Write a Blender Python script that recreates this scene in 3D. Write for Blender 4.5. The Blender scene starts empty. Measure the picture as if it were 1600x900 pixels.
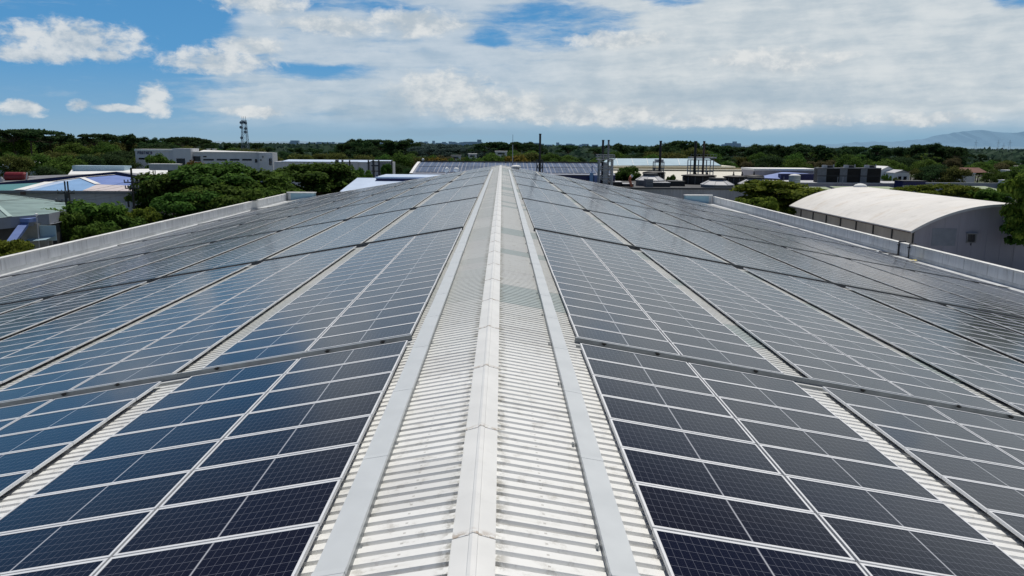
import bpy, math, random
import numpy as np
from mathutils import Vector, Matrix
from math import sin, cos, pi, radians, atan2, sqrt
random.seed(7)
RNG = np.random.default_rng(7)
scene = bpy.context.scene
col = scene.collection
GZ = -13.0                                            # ground level (ridge of the near roof is z = 0)

# ------------------------------------------------------------------ camera
F, PITCH, YAW, ROLL = 1227.64, .18, .0137, .0076
CX, CZ = .2265, 3.2394
cp, sp_, cy_, sy_, cr, sr = cos(PITCH), sin(PITCH), cos(YAW), sin(YAW), cos(ROLL), sin(ROLL)
right0 = Vector((cy_, -sy_, 0)); fwd0 = Vector((sy_, cy_, 0)); ZA = Vector((0, 0, 1))
fwd = cp*fwd0 - sp_*ZA; up0 = sp_*fwd0 + cp*ZA
rgt = cr*right0 + sr*up0; upv = -sr*right0 + cr*up0
EYE = Vector((CX, 0, CZ))
cam = bpy.data.objects.new('camera', bpy.data.cameras.new('camera')); col.objects.link(cam)
m = Matrix((rgt, upv, -fwd)).transposed().to_4x4(); m.translation = EYE
cam.matrix_world = m
cam.data.sensor_width = 36; cam.data.lens = F*36/1600
cam.data.clip_start = .05; cam.data.clip_end = 40000
scene.camera = cam
scene.render.resolution_x = 1024; scene.render.resolution_y = 576
scene.view_settings.view_transform = 'Standard'; scene.view_settings.look = 'None'; scene.view_settings.exposure = 0

def at(u, v, Y):
    """a point of the place, surveyed from the photo: column u, row v, at distance Y up the ridge axis"""
    d = fwd + rgt*((u-800)/F) - upv*((v-450)/F)
    return EYE + d*(Y/d.y)
def atx(u, v, X):
    d = fwd + rgt*((u-800)/F) - upv*((v-450)/F)
    return EYE + d*((X-CX)/d.x)
def seen(p, m=.12):
    q = Vector(p) - EYE; d = q.dot(fwd)
    if d < .3: return False
    x = q.dot(rgt)/d*F/800; y = q.dot(upv)/d*F/450
    return abs(x) < 1+m and abs(y) < 1+m*1.5

# ------------------------------------------------------------------ object helpers
def tag(o, label=None, cat=None, group=None, kind=None):
    if label: o['label'] = label
    if cat: o['category'] = cat
    if group: o['group'] = group
    if kind: o['kind'] = kind
    return o
def thing(name, label, cat, loc=(0, 0, 0), rotz=0, group=None):
    o = bpy.data.objects.new(name, None); col.objects.link(o)
    o.empty_display_size = .2
    o.location = loc; o.rotation_euler = (0, 0, rotz)
    return tag(o, label, cat, group)
KIDS = {}
def link(o, parent):
    col.objects.link(o)
    if parent is not None:
        o.parent = parent; KIDS.setdefault(parent, []).append(o)
    return o
def copy_tree(o, parent=None):
    c = o.copy(); link(c, parent)
    for ch in list(KIDS.get(o, ())): copy_tree(ch, c)
    return c

class MB:
    def __init__(s): s.v = []; s.f = []; s.m = []
    def quad(s, *p, mi=0):
        b = len(s.v); s.v += [tuple(q) for q in p]; s.f.append(tuple(range(b, b+len(p)))); s.m.append(mi); return s
    def box(s, x0, x1, y0, y1, z0, z1, mi=0):
        b = len(s.v)
        s.v += [(x, y, z) for z in (z0, z1) for y in (y0, y1) for x in (x0, x1)]
        for f in ((0, 2, 3, 1), (4, 5, 7, 6), (0, 1, 5, 4), (1, 3, 7, 5), (3, 2, 6, 7), (2, 0, 4, 6)):
            s.f.append(tuple(b+i for i in f)); s.m.append(mi)
        return s
    def tube(s, p, q, r0, r1=None, n=8, mi=0, cap=True):
        p = Vector(p); q = Vector(q); r1 = r0 if r1 is None else r1
        d = (q-p).normalized(); a = d.orthogonal().normalized(); c = d.cross(a); b = len(s.v)
        for (o, r) in ((p, r0), (q, r1)):
            for i in range(n):
                t = 2*pi*i/n; s.v.append(tuple(o + a*(r*cos(t)) + c*(r*sin(t))))
        for i in range(n):
            j = (i+1) % n; s.f.append((b+i, b+j, b+n+j, b+n+i)); s.m.append(mi)
        if cap:
            s.f.append(tuple(b+i for i in range(n-1, -1, -1))); s.m.append(mi)
            s.f.append(tuple(b+n+i for i in range(n))); s.m.append(mi)
        return s
    def lathe(s, prof, n=20, c=(0, 0, 0), mi=0, rot=0):
        b = len(s.v)
        for (r, z) in prof:
            for i in range(n):
                t = rot + 2*pi*i/n; s.v.append((c[0]+r*cos(t), c[1]+r*sin(t), c[2]+z))
        for k in range(len(prof)-1):
            for i in range(n):
                j = (i+1) % n; o = b+k*n
                s.f.append((o+i, o+j, o+n+j, o+n+i)); s.m.append(mi)
        s.f.append(tuple(b+i for i in range(n-1, -1, -1))); s.m.append(mi)
        o = b+(len(prof)-1)*n; s.f.append(tuple(o+i for i in range(n))); s.m.append(mi)
        return s
    def path(s, pts, r, n=6, mi=0):
        for a, b in zip(pts, pts[1:]): s.tube(a, b, r, r, n, mi)
        return s
    def build(s, name, mats, parent=None, smooth=False, loc=None):
        me = bpy.data.meshes.new(name)
        me.from_pydata(s.v, [], s.f)
        if not isinstance(mats, (list, tuple)): mats = [mats]
        for k in mats: me.materials.append(k)
        me.polygons.foreach_set('material_index', s.m)
        if smooth: me.polygons.foreach_set('use_smooth', [True]*len(s.f))
        me.update()
        o = bpy.data.objects.new(name, me)
        if loc is not None: o.location = loc
        return link(o, parent)
def box(name, mat, parent, x0, x1, y0, y1, z0, z1): return MB().box(x0, x1, y0, y1, z0, z1).build(name, mat, parent)

# ------------------------------------------------------------------ node helpers / materials
class NT:
    def __init__(s, tree): s.t = tree; s.n = tree.nodes; s.l = tree.links
    def node(s, typ, **kw):
        n = s.n.new(typ)
        for k, v in kw.items(): setattr(n, k, v)
        return n
    def put(s, sock, val):
        if hasattr(val, 'is_linked') or isinstance(val, bpy.types.NodeSocket): s.l.new(val, sock)
        elif val is not None: sock.default_value = val
    def math(s, op, a, b=None, c=None, clamp=False):
        n = s.node('ShaderNodeMath', operation=op, use_clamp=clamp)
        s.put(n.inputs[0], a)
        if b is not None: s.put(n.inputs[1], b)
        if c is not None: s.put(n.inputs[2], c)
        return n.outputs[0]
    def smooth(s, x, lo, hi):
        n = s.node('ShaderNodeMapRange', interpolation_type='SMOOTHSTEP')
        s.put(n.inputs[0], x); s.put(n.inputs[1], lo); s.put(n.inputs[2], hi)
        return n.outputs[0]
    def comb(s, x, y, z=0.0):
        n = s.node('ShaderNodeCombineXYZ')
        for i, q in enumerate((x, y, z)): s.put(n.inputs[i], q)
        return n.outputs[0]
    def sep(s, v):
        n = s.node('ShaderNodeSeparateXYZ'); s.put(n.inputs[0], v); return n.outputs
    def noise(s, vec, scale=1.0, detail=4.0, rough=.55, dist=0.0):
        n = s.node('ShaderNodeTexNoise'); s.put(n.inputs['Vector'], vec)
        n.inputs['Scale'].default_value = scale; n.inputs['Detail'].default_value = detail
        n.inputs['Roughness'].default_value = rough; n.inputs['Distortion'].default_value = dist
        return n.outputs[0]
    def mix(s, f, a, b):
        n = s.node('ShaderNodeMix', data_type='RGBA')
        s.put(n.inputs[0], f); s.put(n.inputs[6], a); s.put(n.inputs[7], b); return n.outputs[2]
    def ramp(s, f, stops):
        n = s.node('ShaderNodeValToRGB'); s.put(n.inputs[0], f); e = n.color_ramp.elements
        while len(e) < len(stops): e.new(.5)
        for i, (p, c) in enumerate(stops): e[i].position = p; e[i].color = c if len(c) == 4 else (*c, 1)
        return n.outputs[0]
def C(r, g=None, b=None): return (r, r, r, 1) if g is None else (r, g, b, 1)
def mat(name, base, rough=.6, metal=0.0, var=.12, scale=1.5, dirt=0.0, spec=.5, streak=False):
    """painted / plastered / metal surface with uneven tone, soiling and slightly uneven gloss"""
    M = bpy.data.materials.new(name); M.use_nodes = True
    t = NT(M.node_tree); p = M.node_tree.nodes['Principled BSDF']
    tc = t.node('ShaderNodeTexCoord').outputs['Object']
    if streak:
        mp = t.node('ShaderNodeMapping'); t.put(mp.inputs[0], tc); mp.inputs['Scale'].default_value = (1, 1, .12); tc2 = mp.outputs[0]
    else: tc2 = tc
    n1 = t.noise(tc2, scale, 6, .6); n2 = t.noise(tc, scale*.23, 3, .5)
    k = t.math('ADD', t.math('MULTIPLY', n1, .6), t.math('MULTIPLY', n2, .4))
    lo = tuple(max(0, x*(1-var*1.6)) for x in base[:3])+(1,); hi = tuple(min(1, x*(1+var)) for x in base[:3])+(1,)
    c = t.mix(t.smooth(k, .3, .7), lo, hi)
    if dirt:
        dn = t.noise(tc2, scale*2.7, 8, .7)
        c = t.mix(t.math('MULTIPLY', t.smooth(dn, .5, .75), dirt), c, C(.12, .11, .09))
    t.put(p.inputs['Base Color'], c)
    t.put(p.inputs['Roughness'], t.math('ADD', t.math('MULTIPLY', n1, .25), rough-.12))
    p.inputs['Metallic'].default_value = metal
    p.inputs['Specular IOR Level'].default_value = spec
    return M
M = {}
M['white_paint'] = mat('white paint', C(.72, .73, .72), .5, var=.08, dirt=.25)
M['cap_paint'] = mat('ridge cap paint', C(.80, .80, .79), .42, var=.05, scale=.8, dirt=.12)
M['white_clean'] = mat('white membrane', C(.80, .80, .78), .7, var=.05, scale=.3, dirt=.10)
M['tray_paint'] = mat('pale grey tray lid', C(.60, .63, .64), .4, var=.05)
M['galv'] = mat('galvanised steel', C(.30, .32, .33), .42, .6, var=.15, scale=5)
M['alu'] = mat('aluminium frame', C(.78, .79, .80), .45, .15, var=.04, scale=3)
M['alu_dark'] = mat('mill aluminium rail', C(.42, .43, .44), .5, .5)
M['black'] = mat('black rubber', C(.018), .6)
M['parapet'] = mat('parapet render', C(.82, .83, .83), .75, var=.10, scale=.9, dirt=.45, streak=True)
def joints(K, step=3.0, amt=.5):
    q = NT(K.node_tree); p = K.node_tree.nodes['Principled BSDF']; src = p.inputs['Base Color'].links[0].from_socket
    tc = q.node('ShaderNodeTexCoord').outputs['Object']; X, Y, Z = q.sep(tc)
    ln = q.math('LESS_THAN', q.math('FRACT', q.math('DIVIDE', Y, step)), .018)
    n = q.noise(q.comb(X, q.math('MULTIPLY', Y, 2.2), q.math('MULTIPLY', Z, .25)), 1.0, 6, .7)
    c = q.mix(q.math('MULTIPLY', q.smooth(n, .52, .70), amt*.7), src, C(.20, .19, .165))
    q.put(p.inputs['Base Color'], q.mix(q.math('MULTIPLY', ln, amt), c, C(.12, .12, .11)))
joints(M['parapet'])
M['parapet_top'] = mat('parapet coping', C(.80, .80, .77), .6, var=.08, dirt=.25)
joints(M['parapet_top'], 3.0, .4)
M['flash'] = mat('gutter flashing', C(.58, .60, .61), .5, var=.12, dirt=.3)
M['grey_wall'] = mat('grey wall', C(.46, .47, .49), .8, var=.12, scale=.5, dirt=.3, streak=True)
M['pale_wall'] = mat('pale wall', C(.62, .63, .66), .75, var=.06, scale=.4, dirt=.2, streak=True)
M['lilac_wall'] = mat('grey lilac wall', C(.33, .32, .37), .7, var=.10, scale=.35, dirt=.15, streak=True)
M['beige_wall'] = mat('beige cladding', C(.50, .46, .41), .7, var=.12, scale=.5, dirt=.35, streak=True)
M['cream'] = mat('cream wall', C(.72, .68, .55), .8, var=.06, scale=.3)
M['cream_dark'] = mat('tan band', C(.46, .38, .22), .8, var=.1)
M['navy'] = mat('navy paint', C(.012, .018, .10), .5, var=.15)
M['black_metal'] = mat('sooty steel', C(.020, .017, .017), .6, var=.3, dirt=.2)
M['rust_metal'] = mat('rusty steel', C(.12, .075, .06), .7, var=.35)
M['frame_steel'] = mat('pale steel frame', C(.42, .42, .42), .6, var=.2)
M['dark_grey'] = mat('dark grey metal', C(.045, .047, .052), .6, var=.2)
M['mid_grey'] = mat('mid grey metal', C(.20, .205, .215), .6, var=.12)
M['light_grey'] = mat('light grey sheet', C(.50, .50, .51), .55, var=.08, dirt=.2)
M['sky_roof'] = mat('pale blue sheet roof', C(.36, .50, .58), .5, var=.06, scale=.3)
M['blue_roof'] = mat('blue sheet roof', C(.22, .40, .66), .5, var=.08, scale=.25)
M['violet_roof'] = mat('violet blue sheet roof', C(.16, .24, .54), .5, var=.1, scale=.25)
M['iceblue_roof'] = mat('ice blue roof', C(.52, .63, .80), .5, var=.05, scale=.25)
M['pink_roof'] = mat('pale tan roof', C(.60, .53, .52), .6, var=.06, scale=.25)
M['teal_roof'] = mat('teal sheet roof', C(.08, .26, .26), .5, var=.1, scale=.25)
M['sage_roof'] = mat('weathered sage sheet roof', C(.20, .29, .27), .6, var=.25, scale=.30, dirt=.15)
M['sage_rib'] = mat('pale sage ridge strip', C(.38, .50, .46), .6)
M['fascia'] = mat('grey fascia', C(.24, .26, .30), .7, var=.1)
M['duct_blue'] = mat('blue duct', C(.15, .22, .46), .5, var=.1)
M['red_tank'] = mat('dark red tank', C(.20, .012, .016), .45, var=.15)
M['concrete'] = mat('concrete', C(.30, .29, .26), .85, var=.15, dirt=.2)
M['glass'] = mat('dark window glass', C(.010, .012, .02), .18, var=.2)
M['corner_blue'] = mat('pale blue fibreglass', C(.34, .54, .64), .4, var=.06)
M['moss_roof'] = mat('pale green roof', C(.30, .36, .22), .7, var=.15, scale=.3, dirt=.1)
M['brown_roof'] = mat('brown tile roof', C(.16, .065, .045), .8, var=.2)
M['bark'] = mat('bark', C(.10, .075, .055), .9, var=.3, scale=3)
M['yellow'] = mat('yellow cloth', C(.65, .52, .12), .8)
M['white_haze'] = mat('hazy pale walls', C(.48, .52, .56), .9, var=.1, scale=.02)  # distance haze put into the wall colour
M['wire'] = mat('wire', C(.02), .6)
M['orange'] = mat('orange pipe paint', C(.60, .20, .11), .6)
M['cream_roof'] = mat('pale cream sheet roof', C(.66, .63, .54), .7, var=.05, scale=.3)
M['hall_roof'] = mat('grey blue sheet roof', C(.17, .20, .27), .6)
M['hazed_steel'] = mat('grey steel with haze tint', C(.17, .22, .27), .8)  # grey mast steel, blued because the haze is painted in

def cap_mat():
    K = mat('ridge cap paint', C(.78, .78, .755), .42, var=.06, scale=.9, dirt=.14)
    t = NT(K.node_tree); p = K.node_tree.nodes['Principled BSDF']; src = p.inputs['Base Color'].links[0].from_socket
    tc = t.node('ShaderNodeTexCoord').outputs['Object']; x, y, z = t.sep(tc)
    oi = t.node('ShaderNodeObjectInfo').outputs['Random']
    n = t.noise(t.comb(x, y, t.math('MULTIPLY', oi, 40)), 14, 6, .7)
    near = t.math('MULTIPLY', t.smooth(y, .13, .0), t.smooth(n, .42, .60))
    c = t.mix(t.math('MULTIPLY', near, .75), src, C(.30, .20, .11))
    e = t.math('MULTIPLY', t.smooth(t.math('ABSOLUTE', x), .17, .215), t.smooth(t.noise(t.comb(x, y, oi), 7, 6, .7), .45, .65))
    c = t.mix(t.math('MULTIPLY', e, .55), c, C(.22, .19, .13))
    t.put(p.inputs['Base Color'], c)
    return K
M['cap_paint'] = cap_mat()

def ribbed_roof_mat():
    K = bpy.data.materials.new('white ribbed sheet'); K.use_nodes = True
    t = NT(K.node_tree); p = K.node_tree.nodes['Principled BSDF']
    pos = t.node('ShaderNodeNewGeometry').outputs['Position']
    x, y, z = t.sep(pos)
    side = t.math('SIGN', x)
    row = t.math('FLOOR', t.math('DIVIDE', t.math('ADD', y, t.math('MULTIPLY', side, .2)), 1.14))
    wn = t.node('ShaderNodeTexWhiteNoise', noise_dimensions='2D')
    t.put(wn.inputs['Vector'], t.comb(row, side)); r = wn.outputs['Value']
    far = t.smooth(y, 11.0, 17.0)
    base = t.mix(far, C(.83, .83, .80), C(.62, .63, .605))  # farther sheets greyer: shade of the rib valleys put into the colour
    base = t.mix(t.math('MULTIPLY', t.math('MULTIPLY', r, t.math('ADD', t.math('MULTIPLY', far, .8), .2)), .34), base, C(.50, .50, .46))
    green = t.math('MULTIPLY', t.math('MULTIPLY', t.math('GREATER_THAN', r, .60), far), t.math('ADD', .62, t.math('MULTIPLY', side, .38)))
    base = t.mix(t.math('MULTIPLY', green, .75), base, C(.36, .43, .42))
    base = t.mix(t.math('MULTIPLY', t.math('LESS_THAN', r, .2), .35), base, C(.52, .52, .50))
    st = t.noise(t.comb(t.math('MULTIPLY', x, .6), t.math('MULTIPLY', y, 9), 0), 1.0, 6, .6)
    base = t.mix(t.math('MULTIPLY', t.smooth(st, .55, .8), .35), base, C(.42, .39, .31))
    n = t.noise(pos, 5.5, 7, .7)
    base = t.mix(t.math('MULTIPLY', t.smooth(n, .52, .74), .45), base, C(.26, .23, .17))
    # grime gathered in the valleys beside the ridge cap
    ax = t.math('ABSOLUTE', x)
    edge = t.math('MULTIPLY', t.smooth(ax, .34, .20), t.smooth(t.noise(pos, 9, 5, .7), .40, .62))
    base = t.mix(t.math('MULTIPLY', edge, .7), base, C(.20, .18, .13))
    # lap joints
    fr = t.math('FRACT', t.math('DIVIDE', t.math('ADD', y, t.math('MULTIPLY', side, .2)), 1.14))
    lap = t.math('MULTIPLY', t.math('LESS_THAN', fr, .035), t.math('GREATER_THAN', r, .45))
    base = t.mix(t.math('MULTIPLY', lap, .55), base, C(.16, .15, .13))
    rx = t.math('ABSOLUTE', t.math('SUBTRACT', t.math('FRACT', t.math('DIVIDE', t.math('SUBTRACT', y, -7.0), .19)), .61))
    sxx = t.math('ABSOLUTE', t.math('SUBTRACT', t.math('FRACT', t.math('DIVIDE', t.math('SUBTRACT', ax, .33), .62)), .5))
    dot = t.math('MULTIPLY', t.math('LESS_THAN', rx, .075), t.math('LESS_THAN', sxx, .020))
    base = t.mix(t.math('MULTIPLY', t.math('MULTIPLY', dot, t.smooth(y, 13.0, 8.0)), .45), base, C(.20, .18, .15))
    t.put(p.inputs['Base Color'], base); p.inputs['Roughness'].default_value = .48
    return K
M['ribbed'] = ribbed_roof_mat()

def solar_mat(fine=True):
    K = bpy.data.materials.new('solar cells behind glass'); K.use_nodes = True
    t = NT(K.node_tree); p = K.node_tree.nodes['Principled BSDF']
    tc = t.node('ShaderNodeTexCoord').outputs['Object']; x, y, z = t.sep(tc)
    oi = t.node('ShaderNodeObjectInfo').outputs['Random']
    pos = t.node('ShaderNodeNewGeometry').outputs['Position']
    cell = t.mix(oi, C(.0030, .0030, .0125), C(.0060, .0042, .0085))
    cn = t.noise(tc, 2.3, 2, .5)
    cell = t.mix(t.math('MULTIPLY', cn, .45), cell, C(.003, .006, .020))
    ax = t.math('ABSOLUTE', x)
    fx = t.math('ABSOLUTE', t.math('SUBTRACT', t.math('FRACT', t.math('DIVIDE', t.math('SUBTRACT', ax, .012), .0795)), .5))
    fy = t.math('ABSOLUTE', t.math('SUBTRACT', t.math('FRACT', t.math('DIVIDE', t.math('ADD', y, .4560), .1520)), .5))
    lx = t.math('GREATER_THAN', fx, .5-.022); ly = t.math('GREATER_THAN', fy, .5-.016)
    bus = t.math('MULTIPLY', t.math('GREATER_THAN', t.math('ABSOLUTE', t.math('SUBTRACT', t.math('FRACT', t.math('DIVIDE', t.math('ADD', y, .4560), .0304)), .5)), .476), .18)
    ln = t.math('MAXIMUM', t.math('MAXIMUM', t.math('MULTIPLY', lx, .55), t.math('MULTIPLY', ly, .75)), bus)
    c = t.mix(ln, cell, C(.21, .22, .26))
    c = t.mix(t.math('LESS_THAN', ax, .0075), c, C(.42, .43, .46))
    c = t.mix(t.math('MULTIPLY', t.smooth(t.noise(pos, .55, 5, .6), .45, .75), .008), c, C(.55, .52, .46))   # dust film
    t.put(p.inputs['Base Color'], c)
    p.inputs['IOR'].default_value = 1.33
    p.inputs['Sheen Weight'].default_value = .12; p.inputs['Sheen Roughness'].default_value = .12; p.inputs['Sheen Tint'].default_value = C(.93, .95, 1)
    rn = t.noise(pos, .8, 4, .6)
    t.put(p.inputs['Roughness'], t.math('ADD', t.math('MULTIPLY', rn, .07), .10))
    return K
M['solar'] = solar_mat()

def leaf_mat(name, lo, hi, odd=None, rough=.8, trans=.42):
    K = bpy.data.materials.new(name); K.use_nodes = True
    t = NT(K.node_tree); p = K.node_tree.nodes['Principled BSDF']; out = K.node_tree.nodes['Material Output']
    tc = t.node('ShaderNodeTexCoord').outputs['Object']
    oi = t.node('ShaderNodeObjectInfo').outputs['Random']
    gi = t.node('ShaderNodeNewGeometry').outputs['Random Per Island']
    n = t.noise(tc, .55, 3, .6)
    k = t.math('ADD', t.math('MULTIPLY', n, .75), t.math('MULTIPLY', gi, .45))
    c = t.mix(t.smooth(k, .30, .85), C(*lo), C(*hi))
    hs = t.node('ShaderNodeHueSaturation'); t.put(hs.inputs['Color'], c)
    t.put(hs.inputs['Hue'], t.math('ADD', t.math('MULTIPLY', oi, .035), .478))
    t.put(hs.inputs['Value'], t.math('ADD', t.math('MULTIPLY', oi, .5), 1.05))
    c = hs.outputs[0]
    if odd is not None: c = t.mix(t.math('GREATER_THAN', gi, .93), c, C(*odd))
    t.put(p.inputs['Base Color'], c); p.inputs['Roughness'].default_value = rough
    p.inputs['Specular IOR Level'].default_value = .06
    tr = t.node('ShaderNodeBsdfTranslucent'); t.put(tr.inputs[0], c)
    mx = t.node('ShaderNodeMixShader'); mx.inputs[0].default_value = trans
    t.l.new(p.outputs[0], mx.inputs[1]); t.l.new(tr.outputs[0], mx.inputs[2]); t.l.new(mx.outputs[0], out.inputs[0])
    return K
L = {
 'dark': leaf_mat('dark green leaves', (.022, .050, .010), (.080, .150, .028)),
 'mid': leaf_mat('green leaves', (.026, .056, .010), (.095, .165, .030)),
 'lime': leaf_mat('yellow green leaves', (.046, .080, .010), (.165, .215, .034)),
 'olive': leaf_mat('olive leaves', (.036, .048, .012), (.110, .125, .034)),
 'orange': leaf_mat('orange flowering leaves', (.060, .060, .012), (.20, .14, .028)),
 'brown': leaf_mat('dry brownish leaves', (.045, .045, .020), (.115, .105, .048)),
 'far': leaf_mat('far dark green leaves', (.014, .034, .014), (.046, .088, .030)),
 'wood': leaf_mat('haze tinted woodland leaves', (.020, .042, .030), (.050, .080, .055)),  # leaf green shifted to blue, haze held in the colour
 'haze': leaf_mat('hazy blue green leaves', (.035, .060, .058), (.085, .125, .110)),  # stronger haze mixed into the leaf colour
}

# ------------------------------------------------------------------ sky, sun
SUN_EL, SUN_AZ = radians(64), radians(9)       # azimuth from +Y, clockwise positive
def build_world():
    w = bpy.data.worlds.new('World'); scene.world = w; w.use_nodes = True
    t = NT(w.node_tree); bg = w.node_tree.nodes['Background']
    sky = t.node('ShaderNodeTexSky', sky_type='NISHITA', sun_disc=False, sun_elevation=SUN_EL, sun_rotation=SUN_AZ,
                 altitude=20, air_density=1.0, dust_density=1.2, ozone_density=1.6)
    d = t.node('ShaderNodeTexCoord').outputs['Generated']
    dx, dy, dz = t.sep(d)
    U = t.math('DEGREES', t.math('ARCTAN2', dx, dy)); V = t.math('DEGREES', t.math('ARCSINE', dz))
    px = 180/pi/F                                             # degrees per photo pixel near the horizon
    wv = t.noise(t.comb(t.math('MULTIPLY', U, .35), t.math('MULTIPLY', V, .6), 2.0), 1.0, 5, .6)
    wv2 = t.noise(t.comb(t.math('MULTIPLY', U, .35), t.math('MULTIPLY', V, .6), 9.0), 1.0, 5, .6)
    Uw = t.math('ADD', U, t.math('MULTIPLY', t.math('SUBTRACT', wv, .5), 1.5))
    Vw = t.math('ADD', V, t.math('MULTIPLY', t.math('SUBTRACT', wv2, .5), .7))
    puff = t.noise(t.comb(Uw, t.math('MULTIPLY', V, 1.5), 0.0), .72, 8, .62)
    lump = t.noise(t.comb(U, t.math('MULTIPLY', V, 1.35), 5.0), .42, 4, .55)
    def azel(u, v):
        q = (fwd + rgt*((u-800)/F) - upv*((v-450)/F)).normalized(); return math.degrees(atan2(q.x, q.y)), math.degrees(math.asin(q.z))
    def blob(u, v, a, b, flat=1.0):
        u0, v0 = azel(u, v)
        du = t.math('DIVIDE', t.math('SUBTRACT', Uw, u0), a*px)
        dv = t.math('DIVIDE', t.math('SUBTRACT', Vw, v0), b*px)
        if flat != 1.0:
            dv = t.math('MULTIPLY', dv, t.math('ADD', 1.0, t.math('MULTIPLY', t.math('LESS_THAN', dv, 0.0), flat-1)))
        return t.math('SUBTRACT', 1.0, t.math('ADD', t.math('MULTIPLY', du, du), t.math('MULTIPLY', dv, dv)))
    def mx(l):
        r = l[0]
        for k in l[1:]: r = t.math('MAXIMUM', r, k)
        return t.math('MAXIMUM', r, -1.0)
    cum = mx([blob(118, 68, 108, 34, 1.5), blob(55, 86, 70, 17, 1.3), blob(165, 84, 30, 14), blob(242, 162, 26, 34, 1.4),
              blob(128, 166, 18, 11), blob(30, 168, 34, 13), blob(200, 170, 45, 7), blob(410, 2, 84, 20),
              blob(345, 100, 95, 26, 1.5), blob(390, 72, 60, 15), blob(520, 40, 90, 16), blob(650, 36, 85, 24),
              blob(690, 148, 95, 44, 1.3), blob(780, 168, 150, 30, 1.3), blob(930, 182, 190, 22, 1.3),
              blob(1180, 188, 170, 20, 1.4), blob(1215, 95, 110, 22), blob(965, 62, 90, 17), blob(1440, 186, 90, 12), blob(400, 175, 50, 11)])
    cm = t.smooth(t.math('ADD', cum, t.math('MULTIPLY', t.math('SUBTRACT', puff, .52), 2.6)), -.12, .85)
    # high thin sheet: thick to the right, fraying to the left
    sn = t.noise(t.comb(t.math('MULTIPLY', Uw, .16), t.math('MULTIPLY', Vw, .62), 1.0), 1.0, 9, .62)
    fib = t.noise(t.comb(t.math('MULTIPLY', t.math('ADD', U, t.math('MULTIPLY', V, -1.2)), .20), t.math('MULTIPLY', Vw, 1.3), 4.0), 1.0, 8, .6)
    covU = t.smooth(U, azel(225, 100)[0], azel(420, 100)[0])
    covR = t.smooth(U, azel(700, 100)[0], azel(1050, 100)[0])
    cov = t.math('ADD', t.math('MULTIPLY', covU, .50), t.math('MULTIPLY', covR, .16))
    hole = mx([blob(880, 38, 130, 42), blob(1060, -6, 60, 18), blob(480, 112, 110, 16), blob(770, 58, 50, 18), blob(1590, 0, 40, 16),
               blob(540, 6, 110, 18), blob(290, 30, 80, 50)])
    cov = t.math('SUBTRACT', cov, t.math('MULTIPLY', t.smooth(hole, -.3, 1.0), .44))
    hi = t.smooth(V, 11.0, 19.0)                              # above the frame: broken cloud all round
    brk = t.noise(t.comb(t.math('MULTIPLY', dx, 2.6), t.math('MULTIPLY', dy, 2.6), t.math('MULTIPLY', dz, 2.6)), 1.0, 6, .55)
    sx = t.math('ADD', t.math('MULTIPLY', sn, .65), t.math('MULTIPLY', fib, .45))
    sm_low = t.smooth(t.math('ADD', sx, t.math('MULTIPLY', cov, .62)), .56, .86)
    sm_low = t.math('MULTIPLY', sm_low, t.smooth(V, .4, 2.6))
    sm_hi = t.smooth(brk, .50, .68)
    hA = t.math('SUBTRACT', 1.0, hi)
    sm = t.math('ADD', t.math('MULTIPLY', sm_low, hA), t.math('MULTIPLY', sm_hi, t.math('MULTIPLY', hi, .10)))
    cm = t.math('MULTIPLY', cm, hA)
    # colours (background strength .1)
    deep = t.ramp(t.math('DIVIDE', V, 40.0), [(0, C(2.9, 4.5, 5.8)), (.045, C(1.9, 3.95, 6.1)), (.13, C(.80, 3.05, 6.0)), (.265, C(.62, 2.6, 5.5)), (.36, C(.80, 1.55, 2.7)), (.48, C(.42, .62, 1.2)), (1, C(.3, .65, 1.6))])
    base = t.mix(.94, sky.outputs[0], deep)
    rl = t.math('MULTIPLY', t.smooth(V, 3.4, .2), t.smooth(U, -8.0, 12.0))         # rain haze low on the right
    base = t.mix(t.math('MULTIPLY', rl, .6), base, C(2.1, 3.9, 5.4))
    tone = t.math('ADD', t.math('MULTIPLY', fib, .6), t.math('MULTIPLY', lump, .5))
    sheet = t.mix(t.smooth(tone, .34, .74), C(4.7, 5.5, 6.1), C(6.9, 7.3, 7.45))
    thin = t.math('MULTIPLY', sm, t.math('ADD', .74, t.math('MULTIPLY', covR, .22)))
    c = t.mix(thin, base, sheet)
    shade = t.smooth(t.math('ADD', t.math('MULTIPLY', puff, .7), t.math('MULTIPLY', lump, .5)), .46, .74)
    cc = t.mix(shade, C(4.6, 5.3, 5.9), C(7.5, 7.7, 7.7))
    c = t.mix(t.math('MULTIPLY', cm, .86), c, cc)
    und = t.smooth(t.math('ADD', mx([blob(615, 168, 45, 42), blob(560, 176, 60, 20), blob(1150, 150, 330, 26), blob(700, 206, 150, 9)]), t.math('MULTIPLY', t.math('SUBTRACT', puff, .5), 1.2)), .0, 1.1)
    c = t.mix(t.math('MULTIPLY', und, .42), c, C(2.7, 3.95, 5.1))
    t.l.new(c, bg.inputs['Color']); bg.inputs['Strength'].default_value = .1
build_world()
sun = bpy.data.lights.new('sun', 'SUN'); sun.energy = 3.6; sun.angle = radians(.55); sun.color = (1, .955, .88)
so = bpy.data.objects.new('sun', sun); col.objects.link(so)
sd = Vector((sin(SUN_AZ)*cos(SUN_EL), cos(SUN_AZ)*cos(SUN_EL), sin(SUN_EL)))
so.rotation_euler = sd.to_track_quat('Z', 'Y').to_euler(); so.location = sd*200

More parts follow.
